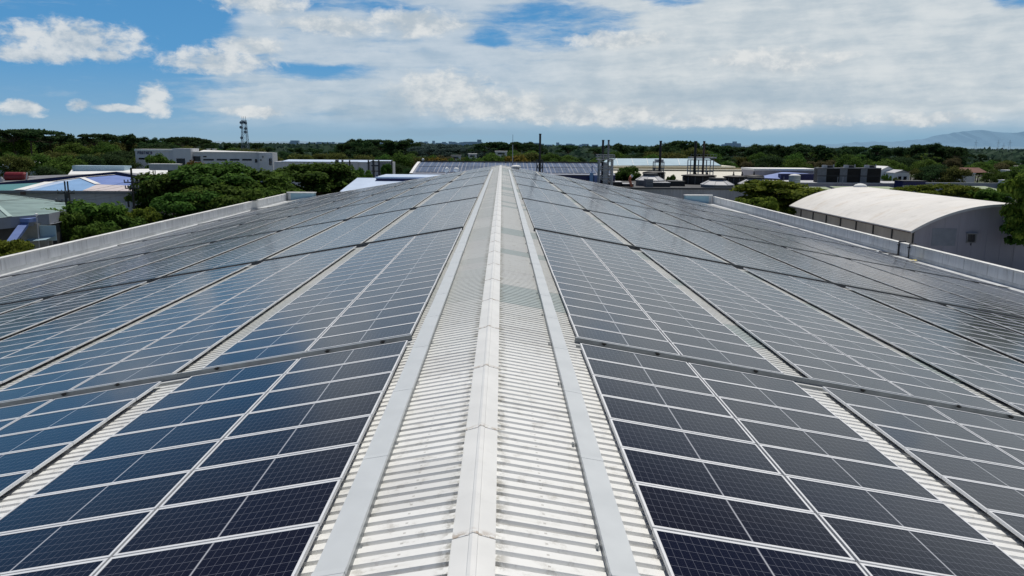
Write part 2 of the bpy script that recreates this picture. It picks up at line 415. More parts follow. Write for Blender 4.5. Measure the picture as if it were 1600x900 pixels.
# ------------------------------------------------------------------ the near factory: roof, ridge cap, parapets
AR, AL = .1755, .1727
Y0, Y1 = -7.0, 133.0
def slope(side, s, off=0.0):
    a = AR if side > 0 else AL
    return Vector((side*(s*cos(a)+off*sin(a)), 0, -s*sin(a)+off*cos(a)))
fac = thing('factory_building', 'long factory with white ribbed gable roof carrying all the solar panels', 'factory', (0, 63, GZ))
def fl(x, y, z): return (x, y-63, z-GZ)          # factory-local
rf = MB(); PIT = .19; nrib = int((Y1-Y0)/PIT)
for side in (1, -1):
    prev = None
    for k in range(nrib):
        yb = Y0+k*PIT
        for (dy, off) in ((0, -.140), (.038, -.140), (.060, -.108), (.172, -.108)):
            a = slope(side, .02, off); b = slope(side, 35.9, off)
            cur = (fl(a.x, yb+dy, a.z), fl(b.x, yb+dy, b.z))
            if prev: 
                if side > 0: rf.quad(prev[0], prev[1], cur[1], cur[0])
                else: rf.quad(cur[0], cur[1], prev[1], prev[0])
            prev = cur
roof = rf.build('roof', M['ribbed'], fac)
EZ = -6.36
w = MB()
for side in (1, -1): 
    xo = side*36.55
    w.quad(fl(xo, Y0, GZ), fl(xo, Y1+1.0, GZ), fl(xo, Y1+1.0, EZ-.3), fl(xo, Y0, EZ-.3))
for yy in (Y0-.02, Y1+.9):
    w.quad(fl(-36.5, yy, GZ), fl(36.5, yy, GZ), fl(36.5, yy, EZ-.6), fl(0, yy, -.5), fl(-36.5, yy, EZ-.6))
w.build('wall', M['light_grey'], fac)
for side in (1, -1):
    p = MB(); x0, x1 = sorted((side*36.2, side*36.55)); p.box(x0, x1, Y0-63, Y1-63+1.0, EZ-.4-GZ, -5.22-GZ)
    po = p.build('parapet', M['parapet'], fac)
    box('coping', M['parapet_top'], po, *sorted((side*36.14, side*36.61)), Y0-63-.05, Y1-63+1.05, -5.217-GZ, -5.13-GZ)
    g = MB(); e = slope(side, 35.75, -.10); xa, xb = sorted((e.x, side*36.197)); 
    za, zb = (e.z, EZ+.02) if side > 0 else (EZ+.02, e.z)
    g.quad(fl(xa, Y0, za+.02), fl(xb, Y0, zb), fl(xb, Y1, zb), fl(xa, Y1, za+.02))
    g.quad(fl(side*36.19, Y0, EZ+.02), fl(side*36.19, Y1, EZ+.02), fl(side*36.19, Y1, EZ+.34), fl(side*36.19, Y0, EZ+.34))
    g.build('flashing', M['flash'], fac)
# verge at the far end: pale strip of coping
v = MB()
for side in (1, -1):
    a = slope(side, 0, -.05); b = slope(side, 36.0, -.05); 
    v.quad(fl(a.x, Y1-.1, a.z), fl(b.x, Y1-.1, b.z), fl(b.x, Y1+.9, b.z), fl(a.x, Y1+.9, a.z))
    v.quad(fl(a.x, Y1-.1, a.z-.2), fl(b.x, Y1-.1, b.z-.2), fl(b.x, Y1-.1, b.z), fl(a.x, Y1-.1, a.z))
v.build('verge', M['white_paint'], fac)
# ridge cap in overlapping lengths
SEG = 2.62
def cap_mesh():
    b = MB(); n0, n1 = 0.0, SEG+.09
    P = []
    for s_, o_ in ((.215, -.135), (.205, -.076), (.052, -.060), (.044, -.050), (0, -.047)): P.append((s_, o_))
    prof = [(-s_, o_) for s_, o_ in P] + [(s_, o_) for s_, o_ in reversed(P[:-1])]
    pts = []
    for s_, o_ in prof:
        q = slope(1 if s_ >= 0 else -1, abs(s_), o_); pts.append((q.x, q.z))
    for lift0, lift1, ya, yb in ((.0, .006, n0, n1),):
        for (x_a, z_a), (x_b, z_b) in zip(pts, pts[1:]):
            b.quad((x_a, ya, z_a+lift1), (x_b, ya, z_b+lift1), (x_b, yb, z_b+lift0), (x_a, yb, z_a+lift0))
            b.quad((x_a, ya, z_a+lift1-.010), (x_b, ya, z_b+lift1-.010), (x_b, ya, z_b+lift1), (x_a, ya, z_a+lift1))
    return b
c0 = cap_mesh().build('ridge_cap', [M['cap_paint']], roof)
k = 0
yy = 1.04
while yy < Y1-1:
    o = c0 if k == 0 else link(c0.copy(), roof)
    o.location = (0, yy-63, -GZ); yy += SEG; k += 1

# ------------------------------------------------------------------ solar arrays
PLEN, PWID, GAP, GAPB, ROWS = 1.985, .977, .034, .5365, 19
BAYS = [-5.15+.01, 14.34, 33.95, 53.55, 73.15, 92.75, 112.35]
def panel_glass():
    b = MB(); x = PLEN/2-.022; y = PWID/2-.031
    b.box(-x, x, -y, y, -.006, 0); return b
def panel_frame(b=None, mi=0):
    b = b or MB(); X, Y = PLEN/2, PWID/2; t = .026; h0, h1 = -.036, .005
    u = .035; b.box(-X, X, -Y, -Y+u, h0, h1, mi); b.box(-X, X, Y-u, Y, h0, h1, mi)
    b.box(-X, -X+t, -Y+u, Y-u, h0, h1, mi); b.box(X-t, X, -Y+u, Y-u, h0, h1, mi); return b
def panel_simple():
    b = MB(); X, Y = PLEN/2, PWID/2; x, y = X-.013, Y-.042
    b.quad((-x, -y, 0), (x, -y, 0), (x, y, 0), (-x, y, 0))
    b.box(-X, X, -Y, -y, -.036, .004, 1); b.box(-X, X, y, Y, -.036, .004, 1)
    b.box(-X, -x, -y, y, -.036, .004, 1); b.box(x, X, -y, y, -.036, .004, 1); return b
def mesh_only(b, name, mats):
    o = b.build(name, mats); me = o.data; bpy.data.objects.remove(o); return me
ME_G = mesh_only(panel_glass(), 'solar_panel', M['solar'])
ME_F = mesh_only(panel_frame(), 'panel_frame', M['alu'])
ME_S = mesh_only(panel_simple(), 'solar_panel', [M['solar'], M['alu']])
ME_R = mesh_only(MB().box(-.022, .022, 0, ROWS, -.10, -.045), 'mounting_rail', M['alu_dark'])
ORD = ['first', 'second', 'third', 'fourth', 'fifth', 'sixth', 'seventh', 'eighth']
BAYN = ['nearest row', 'second nearest row', 'third row', 'fourth row', 'fifth row', 'sixth row', 'farthest row']
LOOK = ['dark navy', 'slate blue', 'grey sheened', 'pale grey', 'pale grey', 'silvery', 'silvery']
for side in (1, -1):
    a = AR if side > 0 else AL; s0 = 1.69 if side > 0 else 1.486
    for bi, yb in enumerate(BAYS):
        for k in range(8):
            ncol = 2 if k < 7 else 1
            sA = s0 + k*(2*2.0+.0272+GAPB)
            if k == 7 and bi == 6: continue
            spots = []
            for r in range(ROWS):
                for c in range(ncol):
                    s_ = sA + c*2.018 + PLEN/2; y_ = yb+r+.5
                    q = slope(side, s_, 0); 
                    if seen((q.x, y_, q.z), .10) or seen((q.x, y_+.5, q.z), .10) or seen((q.x-side*1.0, y_, q.z), .10): spots.append((c, r))
            if not spots: continue
            q = slope(side, sA, 0)
            root = thing('solar_array', '%s solar array, %s from the ridge on the %s slope, %s' % (LOOK[bi], ORD[k], 'right' if side > 0 else 'left', BAYN[bi]),
                         'solar array', (q.x, yb, q.z), 0, 'solar arrays covering the factory roof')
            root.rotation_euler = (0, a*side, 0)
            for (c, r) in spots:
                jit = (random.uniform(-.004, .004), random.uniform(-.004, .004), random.uniform(-.003, .003))
                o = bpy.data.objects.new('solar_panel', ME_G if bi < 2 else ME_S); link(o, root)
                o.location = (side*(c*2.018+PLEN/2)+jit[0], r+.5+jit[1], jit[2]-.004)
                o.rotation_euler = (random.gauss(0, .0006), random.gauss(0, .0006), 0)
                if bi < 2: link(bpy.data.objects.new('panel_frame', ME_F), o)
            if bi < 2:
                for c in range(ncol):
                    for f in (.22, .78):
                        o = bpy.data.objects.new('mounting_rail', ME_R); link(o, root)
                        o.location = (side*(c*2.018+PLEN*f), 0, 0)

# cross trays between the bays, and lidded trays beside the ridge
def cross_tray(length, tall=0.0):
    b = MB(); b.box(0, length, .02, .34, -.125, -.110); b.box(0, length, .34, .352, -.125, -.010+tall); b.box(0, length, .335, .362, -.0097+tall, -.003+tall, 1); b.box(0, length, .02, .030, -.11, -.075)
    return b
CT = {1: cross_tray(34.6), -1: cross_tray(34.6)}
me_ct = mesh_only(cross_tray(34.6), 'tray_channel', [M['galv'], M['tray_paint']])
M['tray_shade'] = mat('tray steel darkened for shade', C(.11, .115, .12), .6, .2, var=.2, scale=4)  # darker copy of the tray steel, shade on its face painted in
me_ct2 = mesh_only(cross_tray(34.6, .026), 'tray_channel', [M['tray_shade'], M['galv']])
cb = MB(); cb.box(-.022, .022, .285, .338, -.06, -.014); cb.tube((-.045, .30, -.035), (.045, .30, -.035), .012, n=6); me_clip = mesh_only(cb, 'cable_clip', M['black'])
TRN = ['nearest', 'second', 'third', 'fourth', 'fifth', 'farthest']
for side in (1, -1):
    a = AR if side > 0 else AL
    for i, yb in enumerate(BAYS[1:]):
        q = slope(side, 1.64 if side > 0 else 1.47, 0)
        root = thing('cable_tray', '%s grey cable tray running down the %s slope between rows of arrays' % (TRN[i], 'right' if side > 0 else 'left'), 'cable tray',
                     (q.x, yb-.40, q.z), 0, 'cable trays across the roof')
        root.rotation_euler = (0, a*side, 0)
        o = bpy.data.objects.new('tray_channel', me_ct if i == 0 else me_ct2); link(o, root)
        if side < 0: o.location = (-34.6, 0, 0)
        s_ = .55
        while s_ < 33:
            o = bpy.data.objects.new('cable_clip', me_clip); link(o, root); o.location = (side*s_, 0, random.uniform(-.01, .02))
            s_ += random.choice((1.03, 1.05, 1.9, 2.1, 2.2))
for side, s0, s1 in ((1, 1.165, 1.385), (-1, 1.06, 1.31)):
    a = AR if side > 0 else AL; q = slope(side, s0, -.10)
    root = thing('lidded_cable_tray', 'pale grey lidded cable duct running along the %s side of the ridge' % ('right' if side > 0 else 'left'), 'cable duct', (q.x, 1.0, q.z), 0, 'lidded ducts beside the ridge')
    root.rotation_euler = (0, a*side, 0)
    wd = s1-s0; sg = 2.44
    x0, x1 = sorted((0, side*wd))
    lid = MB(); lid.box(x0-.012, x1+.012, 0, sg-.004, .098, .108); lid.box(x0-.012, x0-.004, 0, sg-.004, .070, .098); lid.box(x1+.004, x1+.012, 0, sg-.004, .070, .098)
    lid.box(x0-.016, x1+.016, sg-.03, sg+.05, .1085, .1105)
    me_lid = mesh_only(lid, 'duct_lid', M['tray_paint'])
    n = int((115-1)/sg)
    MB().box(x0, x0+.006, 0, n*sg, -.005, .096).box(x1-.006, x1, 0, n*sg, -.005, .096).box(x0+.006, x1-.006, 0, n*sg, -.005, .002).build('duct_body', M['galv'], root)
    ft = MB().box(x0-.03, x1+.03, -.03, .03, -.012, -.006); ft.box(x0-.05, x0-.03, -.03, .03, -.012, .03); me_ft = mesh_only(ft, 'duct_foot', M['galv'])
    for k in range(n):
        o = bpy.data.objects.new('duct_lid', me_lid); link(o, root); o.location = (random.uniform(-.004, .004), k*sg, random.uniform(-.002, .002)); o.rotation_euler.z = random.uniform(-.0015, .0015)
        o = bpy.data.objects.new('duct_foot', me_ft); link(o, root); o.location = (0, k*sg+.6, 0)

# rooftop bits of the near factory
def corner_tank(side):
    xw = side*36.2; xi = side*31.4
    t = thing('rooftop_tank', 'low pale blue tank with white lid at the %s far roof corner' % ('left' if side < 0 else 'right'), 'tank', ((xw+xi)/2, Y1+1.6, -6.0), 0, 'blue tanks at the roof corners')
    h = abs(xw-xi)/2; r = .75
    def ring(hh, rr):
        out = []
        for i in range(13): t_ = -pi/2+pi*i/12; out.append((hh-rr+rr*cos(t_), rr*sin(t_)))
        for i in range(13): t_ = pi/2+pi*i/12; out.append((-hh+rr+rr*cos(t_), rr*sin(t_)))
        return out
    b = MB(); R1 = ring(h, r)
    for i in range(len(R1)):
        p, q = R1[i], R1[(i+1) % len(R1)]
        b.quad((*p, -.8), (*q, -.8), (*q, .95), (*p, .95), mi=1 if ((p[0]+q[0])/2*side > h-r-.2) else 0)
    b.build('tank_body', [M['corner_blue'], M['parapet']], t)
    c = MB(); R2 = ring(h+.12, r+.12); 
    c.quad(*[(*p, 1.10) for p in R2])
    for i in range(len(R2)):
        p, q = R2[i], R2[(i+1) % len(R2)]; c.quad((*p, .953), (*q, .953), (*q, 1.10), (*p, 1.10))
    c.build('tank_lid', M['white_paint'], t)
corner_tank(-1); corner_tank(1)
p = at(806, 262, 128); q = slope(1, p.x, -.1)
t = thing('roof_ventilator', 'small white dome ventilator beside the far end of the ridge', 'ventilator', (p.x, 128, q.z))
MB().lathe([(.55, -.1), (.55, .15), (.85, .2), (.8, .4), (.5, .55), (.1, .6)], 16).build('dome', M['white_clean'], t, True)
MB().lathe([(.62, -.12), (.6, .0)], 16).build('collar', M['galv'], t)
for (u, v, nm) in ((1405, 392, 'thicker'), (1421, 396, 'thinner')):
    p = atx(u, v, 36.2); r = .075 if nm == 'thicker' else .05
    t = thing('parapet_pipe', '%s dark pipe bent over the right parapet beside the arched shed' % nm, 'pipe', (36.0, p.y, EZ), 0, 'pipes over the right parapet')
    MB().path([(.12, 0, .05), (.12, 0, 1.28), (.7, 0, 1.30), (.7, 0, .7)], r, 8).build('pipe', M['dark_grey'], t, True)
    MB().path([(.1, 0, .1), (-1.0, .05, .28), (-1.6, .1, .36)], r*.8, 8).build('pipe_tail', M['mid_grey'], t, True)
    MB().box(.02, .19, -.11, .11, .95, 1.02).build('clamp', M['black'], t)
p = atx(1428, 402, 35.6)
cl = MB(); 
for i in range(4):
    for j in range(3):
        f = lambda a, b: (a*.16-.3, b*.14-.2, .05*sin(a*2.1)*cos(b*1.7)+.06)
        cl.quad(f(i, j), f(i+1, j), f(i+1, j+1), f(i, j+1))
tag(cl.build('yellow_rag', M['yellow'], None, loc=(35.6, p.y, slope(1, 36.2, 0).z+.05)), 'small crumpled yellow rag lying by the right parapet', 'rag')

# ------------------------------------------------------------------ ground
def ground_mat():
    K = bpy.data.materials.new('ground'); K.use_nodes = True; t = NT(K.node_tree); p = K.node_tree.nodes['Principled BSDF']
    pos = t.node('ShaderNodeNewGeometry').outputs['Position']
    n = t.noise(pos, .018, 6, .6); n2 = t.noise(pos, .5, 8, .65)
    g = t.mix(n2, C(.030, .050, .014), C(.080, .095, .035)); a = t.mix(n2, C(.10, .10, .095), C(.20, .195, .18))
    c = t.mix(t.smooth(n, .46, .54), g, a)
    yy = t.sep(pos)[1]
    c = t.mix(t.smooth(yy, 700.0, 5000.0), c, C(.10, .15, .17))  # far ground turns blue grey, aerial haze painted in
    t.put(p.inputs['Base Color'], c); p.inputs['Roughness'].default_value = .95
    return K
g = MB(); g.quad((-16000, -400, GZ), (16000, -400, GZ), (16000, 20000, GZ), (-16000, 20000, GZ))
tag(g.build('ground', ground_mat()), kind='structure')
M['bounce_yard'] = mat('concrete yard for bounce light', C(.34, .335, .32), .9, var=.15, scale=.2)  # made pale to bounce light onto the shed walls
r_ = MB(); r_.quad((36.7, 20, GZ+.004), (54, 20, GZ+.004), (54, 400, GZ+.004), (36.7, 400, GZ+.004)); r_.quad((54, 60, GZ+.004), (90, 60, GZ+.004), (90, 101.8, GZ+.004), (54, 101.8, GZ+.004))
r_.quad((-53, 20, GZ+.004), (-41, 20, GZ+.004), (-41, 400, GZ+.004), (-53, 400, GZ+.004))
tag(r_.build('road', M['bounce_yard']), kind='structure')

# mountains
def mountain(name, pts, Y, colr, seed):
    rnd = random.Random(seed); b = MB(); prev = None
    us = []
    for (u0, v0), (u1, v1) in zip(pts, pts[1:]):
        n = max(2, int((u1-u0)/7))
        for i in range(n): f = i/n; us.append((u0+(u1-u0)*f, v0+(v1-v0)*f + rnd.uniform(-.9, .9)))
    us.append(pts[-1])
    for (u, v) in us:
        top = at(u, v, Y); 
        cur = [Vector((top.x, Y-900, GZ-5)), Vector((top.x+rnd.uniform(-40, 40), Y-420, GZ+(top.z-GZ)*rnd.uniform(.35, .6))), top, Vector((top.x, Y+700, GZ-5))]
        if prev:
            for i in range(3): b.quad(prev[i], cur[i], cur[i+1], prev[i+1])
        prev = cur
    K = bpy.data.materials.new(name); K.use_nodes = True; t = NT(K.node_tree); p = K.node_tree.nodes['Principled BSDF']
    pos = t.node('ShaderNodeNewGeometry').outputs['Position']
    t.put(p.inputs['Base Color'], t.mix(t.noise(pos, .0025, 5, .6), C(*[x*.88 for x in colr]), C(*[x*1.1 for x in colr])))  # base colour already carries the distance haze
    p.inputs['Roughness'].default_value = 1; p.inputs['Specular IOR Level'].default_value = 0
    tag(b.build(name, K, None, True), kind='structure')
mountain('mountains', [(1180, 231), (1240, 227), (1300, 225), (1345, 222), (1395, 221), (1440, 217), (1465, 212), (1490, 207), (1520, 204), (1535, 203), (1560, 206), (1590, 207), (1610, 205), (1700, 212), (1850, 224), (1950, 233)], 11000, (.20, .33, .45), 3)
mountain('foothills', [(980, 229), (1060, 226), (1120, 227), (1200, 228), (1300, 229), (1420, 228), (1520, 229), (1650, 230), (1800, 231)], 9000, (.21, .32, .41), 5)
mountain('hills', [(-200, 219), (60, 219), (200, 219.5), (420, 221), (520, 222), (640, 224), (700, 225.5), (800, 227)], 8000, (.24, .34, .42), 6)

# ------------------------------------------------------------------ trees
def crown_mesh(name, seed, W, H, ncl, nleaf, ls, mat_, flat=.55, z0=.0, wide=1.0, rs=1.0):
    """leaf-sized faces gathered in clumps through the crown volume; base of crown at z0, width W, height H"""
    rg = np.random.default_rng(seed)
    cs = []
    for i in range(ncl):
        th = rg.uniform(0, 2*pi); rr = sqrt(rg.uniform(.02, 1))*W*.5*.78
        f = rg.uniform(.0, 1)
        zz = z0 + H*(.18+.70*f) - (rr/(W*.5))**2*H*.30*f
        rad = rg.uniform(.13, .24)*W*rs*(1.0 if f > .4 else .85)
        cs.append((rr*cos(th), rr*sin(th)*wide, zz, rad))
    cs.append((0, 0, z0+H*.72, W*.24*rs)); cs = np.array(cs)
    wgt = cs[:, 3]**2; idx = rg.choice(len(cs), nleaf, p=wgt/wgt.sum())
    d = rg.normal(size=(nleaf, 3)); d /= np.linalg.norm(d, axis=1)[:, None]
    d[:, 2] = np.where(d[:, 2] < -.25, -d[:, 2]*.7, d[:, 2])
    rad = cs[idx, 3]*(rg.uniform(.55, 1.08, nleaf))
    pos = cs[idx, :3] + d*rad[:, None]*np.array([1, 1, flat])
    nrm = d + rg.normal(size=(nleaf, 3))*.55 + np.array([0, 0, .35]); nrm /= np.linalg.norm(nrm, axis=1)[:, None]
    t1 = np.cross(nrm, rg.normal(size=(nleaf, 3))); t1 /= np.linalg.norm(t1, axis=1)[:, None]; t2 = np.cross(nrm, t1)
    s1 = (ls*rg.uniform(.6, 1.35, nleaf))[:, None]; s2 = s1*.55
    vv = np.stack([pos-t1*s1, pos-t2*s2+nrm*s1*.12, pos+t1*s1, pos+t2*s2+nrm*s1*.12], 1).reshape(-1, 3)
    me = bpy.data.meshes.new(name)
    me.vertices.add(len(vv)); me.vertices.foreach_set('co', vv.ravel())
    me.loops.add(nleaf*4); me.loops.foreach_set('vertex_index', np.arange(nleaf*4))
    me.polygons.add(nleaf); me.polygons.foreach_set('loop_start', np.arange(nleaf)*4); me.polygons.foreach_set('loop_total', np.full(nleaf, 4))
    me.materials.append(mat_); me.update(calc_edges=True); me.validate()
    return me, cs, vv[:, 2].max(), np.percentile(np.abs(vv[:, :2]), 99.2)*2
def trunk_mesh(name, cs, h, r):
    b = MB(); lean = Vector((random.uniform(-.3, .3), random.uniform(-.3, .3), 0))
    p1 = Vector((0, 0, h*.55))+lean*.5; p2 = Vector((0, 0, h))+lean
    b.tube((0, 0, -.1), p1, r, r*.75, 9, cap=False); b.tube(p1, p2, r*.75, r*.5, 9, cap=False)
    for c in cs[::max(1, len(cs)//9)]:
        e = Vector(c[:3]); m_ = p2.lerp(e, .5)+Vector((0, 0, -.1*(e-p2).length))
        b.tube(p2-Vector((0, 0, h*.05)), m_, r*.36, r*.24, 6, cap=False); b.tube(m_, e, r*.24, r*.08, 6, cap=False)
    return mesh_only(b, name, M['bark'])
TREES = {}
def proto(key, seed, W, H, hb, ncl, nl, ls, matk, flat=.6, r=.3, wide=1.0, rs=1.0):
    me, cs, ztop, wide_ = crown_mesh('crown', seed, W, H, ncl, nl, ls, L[matk], flat, hb, wide, rs)
    TREES[key] = (me, trunk_mesh('trunk', cs, hb+H*.2, r), ztop, wide_)
def plant(key, name, label, cat, loc, height, width=None, rot=None, group=None):
    me, tm, H, W = TREES[key]; s = height/H; sx = s if width is None else width/W
    t = thing(name, label, cat, loc, random.uniform(0, 6.28) if rot is None else rot, group); t.scale = (sx, sx, s)
    link(bpy.data.objects.new('trunk', tm), t); link(bpy.data.objects.new('crown', me), t)
    return t
# prototypes near (fine leaves) and far
proto('near_dark', 11, 11, 8.5, 3.0, 58, 17000, .27, 'dark', .8, .32, rs=.68)
proto('near_mid', 12, 9, 6.5, 2.6, 46, 13000, .25, 'mid', .8, .26, rs=.68)
proto('near_lime', 13, 9, 7.5, 2.4, 44, 12000, .25, 'lime', .6, .26, rs=.68)
proto('near_orange', 14, 7, 4.5, 2.6, 16, 4000, .22, 'orange', .6, .2)
proto('bush', 15, 5, 2.6, .3, 22, 4200, .19, 'lime', .7, .08)
for i, mk in enumerate(('far', 'dark', 'far', 'mid', 'olive', 'brown')):
    proto('far%d' % i, 30+i, [15, 13, 11, 13, 12, 11][i], [10, 12, 14, 10, 10, 10][i], [5, 4, 4, 3, 3, 3][i], [24, 28, 26, 26, 24, 18][i], 5200, .33, mk, [.75, .9, 1.0, .9, .85, .9][i], .35)
proto('umbrella', 41, 16, 5, 9, 15, 3600, .36, 'far', .45, .35, rs=.6)
proto('sky_round', 61, 13, 9, 6, 22, 4600, .36, 'far', .8, .35, rs=.62)
proto('sky_tall', 62, 10, 12, 5, 22, 4200, .36, 'far', .9, .32, rs=.66)
proto('farorange', 43, 10, 7, 3, 14, 2200, .4, 'orange', .6, .3)
for i in range(3): proto('haze%d' % i, 50+i, 15, [8, 11, 6][i], [6, 4, 9][i], 16, 3000, .42, 'haze', [.5, .7, .4][i], .35)
proto('palm_like', 45, 8, 4, 9, 10, 1500, .45, 'dark', .3, .2)
def tree_px(key, name, label, u, vtop, Y, wpx=None, cat='tree', group=None, rot=None):
    p = at(u, vtop, Y); return plant(key, name, label, cat, (p.x, Y, GZ), p.z-GZ, None if wpx is None else wpx*Y/F, rot, group)

# near trees, left
tree_px('near_dark', 'broadleaf_tree', 'large dark green tree behind the left parapet, its top touching the orange tree', 315, 251, 140, 165)
tree_px('near_dark', 'broadleaf_tree', 'dense dark tree left of the big one, overlapping the second power pole', 270, 267, 136, 118)
tree_px('near_mid', 'broadleaf_tree', 'dark round tree just left of the pale blue corner tank', 405, 262, 150, 130)
tree_px('near_dark', 'broadleaf_tree', 'dark tree rising directly behind the left pale blue corner tank', 487, 251, 168, 125)
tree_px('near_mid', 'broadleaf_tree', 'smaller dark tree between the left corner tank and the ice blue roof', 530, 267, 172, 60)
tree_px('near_mid', 'broadleaf_tree', 'tree below the big ones, its lower branches behind the left parapet', 345, 285, 118, 120)
tree_px('near_mid', 'broadleaf_tree', 'bushy green tree in front of the sage roofed building', 122, 311, 97, 125)
tree_px('near_mid', 'broadleaf_tree', 'green tree at the corner of the grey wall below the second power pole', 178, 325, 100, 80)
tree_px('near_lime', 'broadleaf_tree', 'yellowish green small tree beside the left parapet below the power pole', 215, 322, 104, 62)
tree_px('near_lime', 'broadleaf_tree', 'yellow green bush at the bottom left corner under the blue chute', 8, 371, 74, 80)
tree_px('near_orange', 'flowering_tree', 'orange flowering tree in front of the white office building', 302, 248, 190, 40)
tree_px('near_mid', 'broadleaf_tree', 'light green spreading tree in front of the office sign', 248, 238, 225, 44)
tree_px('near_mid', 'broadleaf_tree', 'round green tree in front of the grey striped factory', 563, 261, 215, 34)
tree_px('near_dark', 'broadleaf_tree', 'dark small tree at the right end of the grey striped factory', 603, 254, 236, 18)
tree_px('near_mid', 'broadleaf_tree', 'leafy green tree right beside the blue chute and the pale awning', 92, 326, 92, 78)
tree_px('near_dark', 'broadleaf_tree', 'low dark green tree filling in between the power pole and the big tree', 292, 296, 115, 110)
tree_px('near_mid', 'broadleaf_tree', 'low green tree behind the left parapet below the smaller dark tree', 428, 289, 140, 80)
tree_px('near_mid', 'broadleaf_tree', 'low bushy tree close behind the left parapet under the yellowish tree', 150, 345, 90, 70)
# near trees, right
tree_px('near_lime', 'broadleaf_tree', 'sunlit yellow green tree between the solar roof and the arched shed', 1220, 279, 154, 138)
tree_px('near_lime', 'broadleaf_tree', 'lower yellow green tree close to the right parapet', 1186, 305, 128, 70)
tree_px('near_dark', 'broadleaf_tree', 'dark tree in the shade against the back of the arched shed', 1250, 313, 160, 60)
tree_px('near_lime', 'broadleaf_tree', 'yellow green tree at the right edge in front of the arched shed', 1622, 268, 97, 84)
for i, (u, v, w_) in enumerate(((1420, 290, 40), (1452, 288, 44), (1486, 287, 46), (1513, 290, 34))):
    p = at(u, v, 172); plant('bush', 'shrub', 'yellow green shrub behind the arched shed, %s from the left' % ORD[i], 'shrub', (p.x, 172, p.z-3.4), 3.6, w_*172/F*1.2, None, 'shrubs behind the arched shed')
tree_px('near_dark', 'broadleaf_tree', 'dark lower tree at the right edge against the arched shed end wall', 1625, 312, 98, 84)
p = at(1545, 300, 168); plant('near_mid', 'broadleaf_tree', 'low tree with pale blossoms beyond the right end of the arched shed', 'tree', (p.x, 168, GZ), p.z-GZ+1, 9)
tree_px('near_dark', 'broadleaf_tree', 'round dark tree among the rooftop tanks right of the twin stack tower', 980, 258, 214, 46)
tree_px('near_dark', 'broadleaf_tree', 'small dark tree in front of the cream wall', 1050, 272, 208, 22)

# far treeline
TL = [(-120, 203), (0, 203), (40, 200), (75, 206), (100, 214), (150, 212), (200, 212), (240, 214), (290, 216), (330, 221), (420, 226), (500, 228), (535, 224), (560, 217), (600, 219), (632, 219), (645, 232), (700, 236), (750, 238), (770, 224), (800, 226), (830, 224), (850, 232), (880, 228), (900, 240), (950, 232), (975, 226), (1000, 230), (1060, 221), (1095, 223), (1120, 226), (1150, 236), (1175, 228), (1200, 226), (1225, 228), (1260, 226), (1300, 232), (1340, 230), (1400, 232), (1440, 225), (1475, 226), (1505, 232), (1520, 242), (1600, 244), (1720, 240)]
def topv(u):
    for (a, va), (b, vb) in zip(TL, TL[1:]):
        if a <= u <= b: return va+(vb-va)*(u-a)/(b-a)
    return 230
MARKS = [(-200, 110, 'beyond the red tank'), (110, 215, 'left of the office building'), (215, 320, 'behind the office building'), (320, 440, 'around the lattice mast'), (440, 545, 'above the left of the grey factory'),
         (545, 645, 'above the right of the grey factory'), (645, 770, 'above the solar roofed hall'), (770, 860, 'behind the ridge end and the single stack'), (860, 950, 'left of the twin stack tower'), (950, 1040, 'right of the twin stack tower'),
         (1040, 1140, 'behind the wide stack frame'), (1140, 1280, 'behind the blue gabled building'), (1280, 1390, 'behind the cooling towers'), (1390, 1515, 'right of the white houses'), (1515, 1800, 'below the mountains at right')]
KN = {'far0': 'spreading dark', 'far1': 'dense green', 'far2': 'tall dark', 'far3': 'fresh green', 'far4': 'olive', 'far5': 'dry brownish', 'umbrella': 'flat topped', 'farorange': 'orange tinged', 'haze0': 'hazy spreading', 'haze1': 'hazy tall', 'haze2': 'hazy flat topped', 'palm_like': 'small tufted', 'sky_round': 'ragged round', 'sky_tall': 'ragged tall'}
def far_tree(key, u, v, Y, rank, wf=1.0):
    mk = next((c for a, b, c in MARKS if a <= u < b), MARKS[-1][2])
    p = at(u, v, Y); H = max(5.0, p.z-GZ); me, tm, H0, W0 = TREES[key]
    plant(key, 'forest_tree', '%s tree, %s of the treeline %s' % (KN[key], rank, mk), 'tree', (p.x, Y, GZ), H, max(6, W0*(H/H0)*random.uniform(.85, 1.25)*wf), None, '%s trees, %s of the treeline %s' % (KN[key], rank, mk))
rnd = random.Random(21)
for rank, Y, step, dv in (('front', 340, 32, 15), ('middle', 430, 26, 7), ('back', 560, 21, 0)):
    u = -90 + rnd.uniform(0, 10)
    while u < 1690:
        v = topv(u) + (dv if not 640 < u < 860 else min(dv, 6))*rnd.uniform(.6, 1.4)
        if rank == 'back': v += rnd.choice((-4, -2, 0, 3, 6, 9)); key = rnd.choice(['far0', 'far1', 'far2', 'sky_round', 'sky_tall', 'umbrella', 'sky_round'])
        elif rank == 'middle': v += rnd.uniform(0, 5); key = rnd.choice(['far0', 'far1', 'far2', 'far4', 'far3'])
        else: v = max(v, 236)+rnd.uniform(-2, 5); key = rnd.choice(['far1', 'far3', 'far4', 'far0', 'far3', 'far4', 'far1', 'far3', 'far5'])
        if 640 < u < 765 and rank == 'back': key = 'haze%d' % rnd.randrange(3); v = 226+rnd.uniform(0, 5)
        far_tree(key, u, v, Y+rnd.uniform(-30, 30), rank, 1.15 if rank != 'back' else 1.0)
        u += step*rnd.uniform(.8, 1.25)
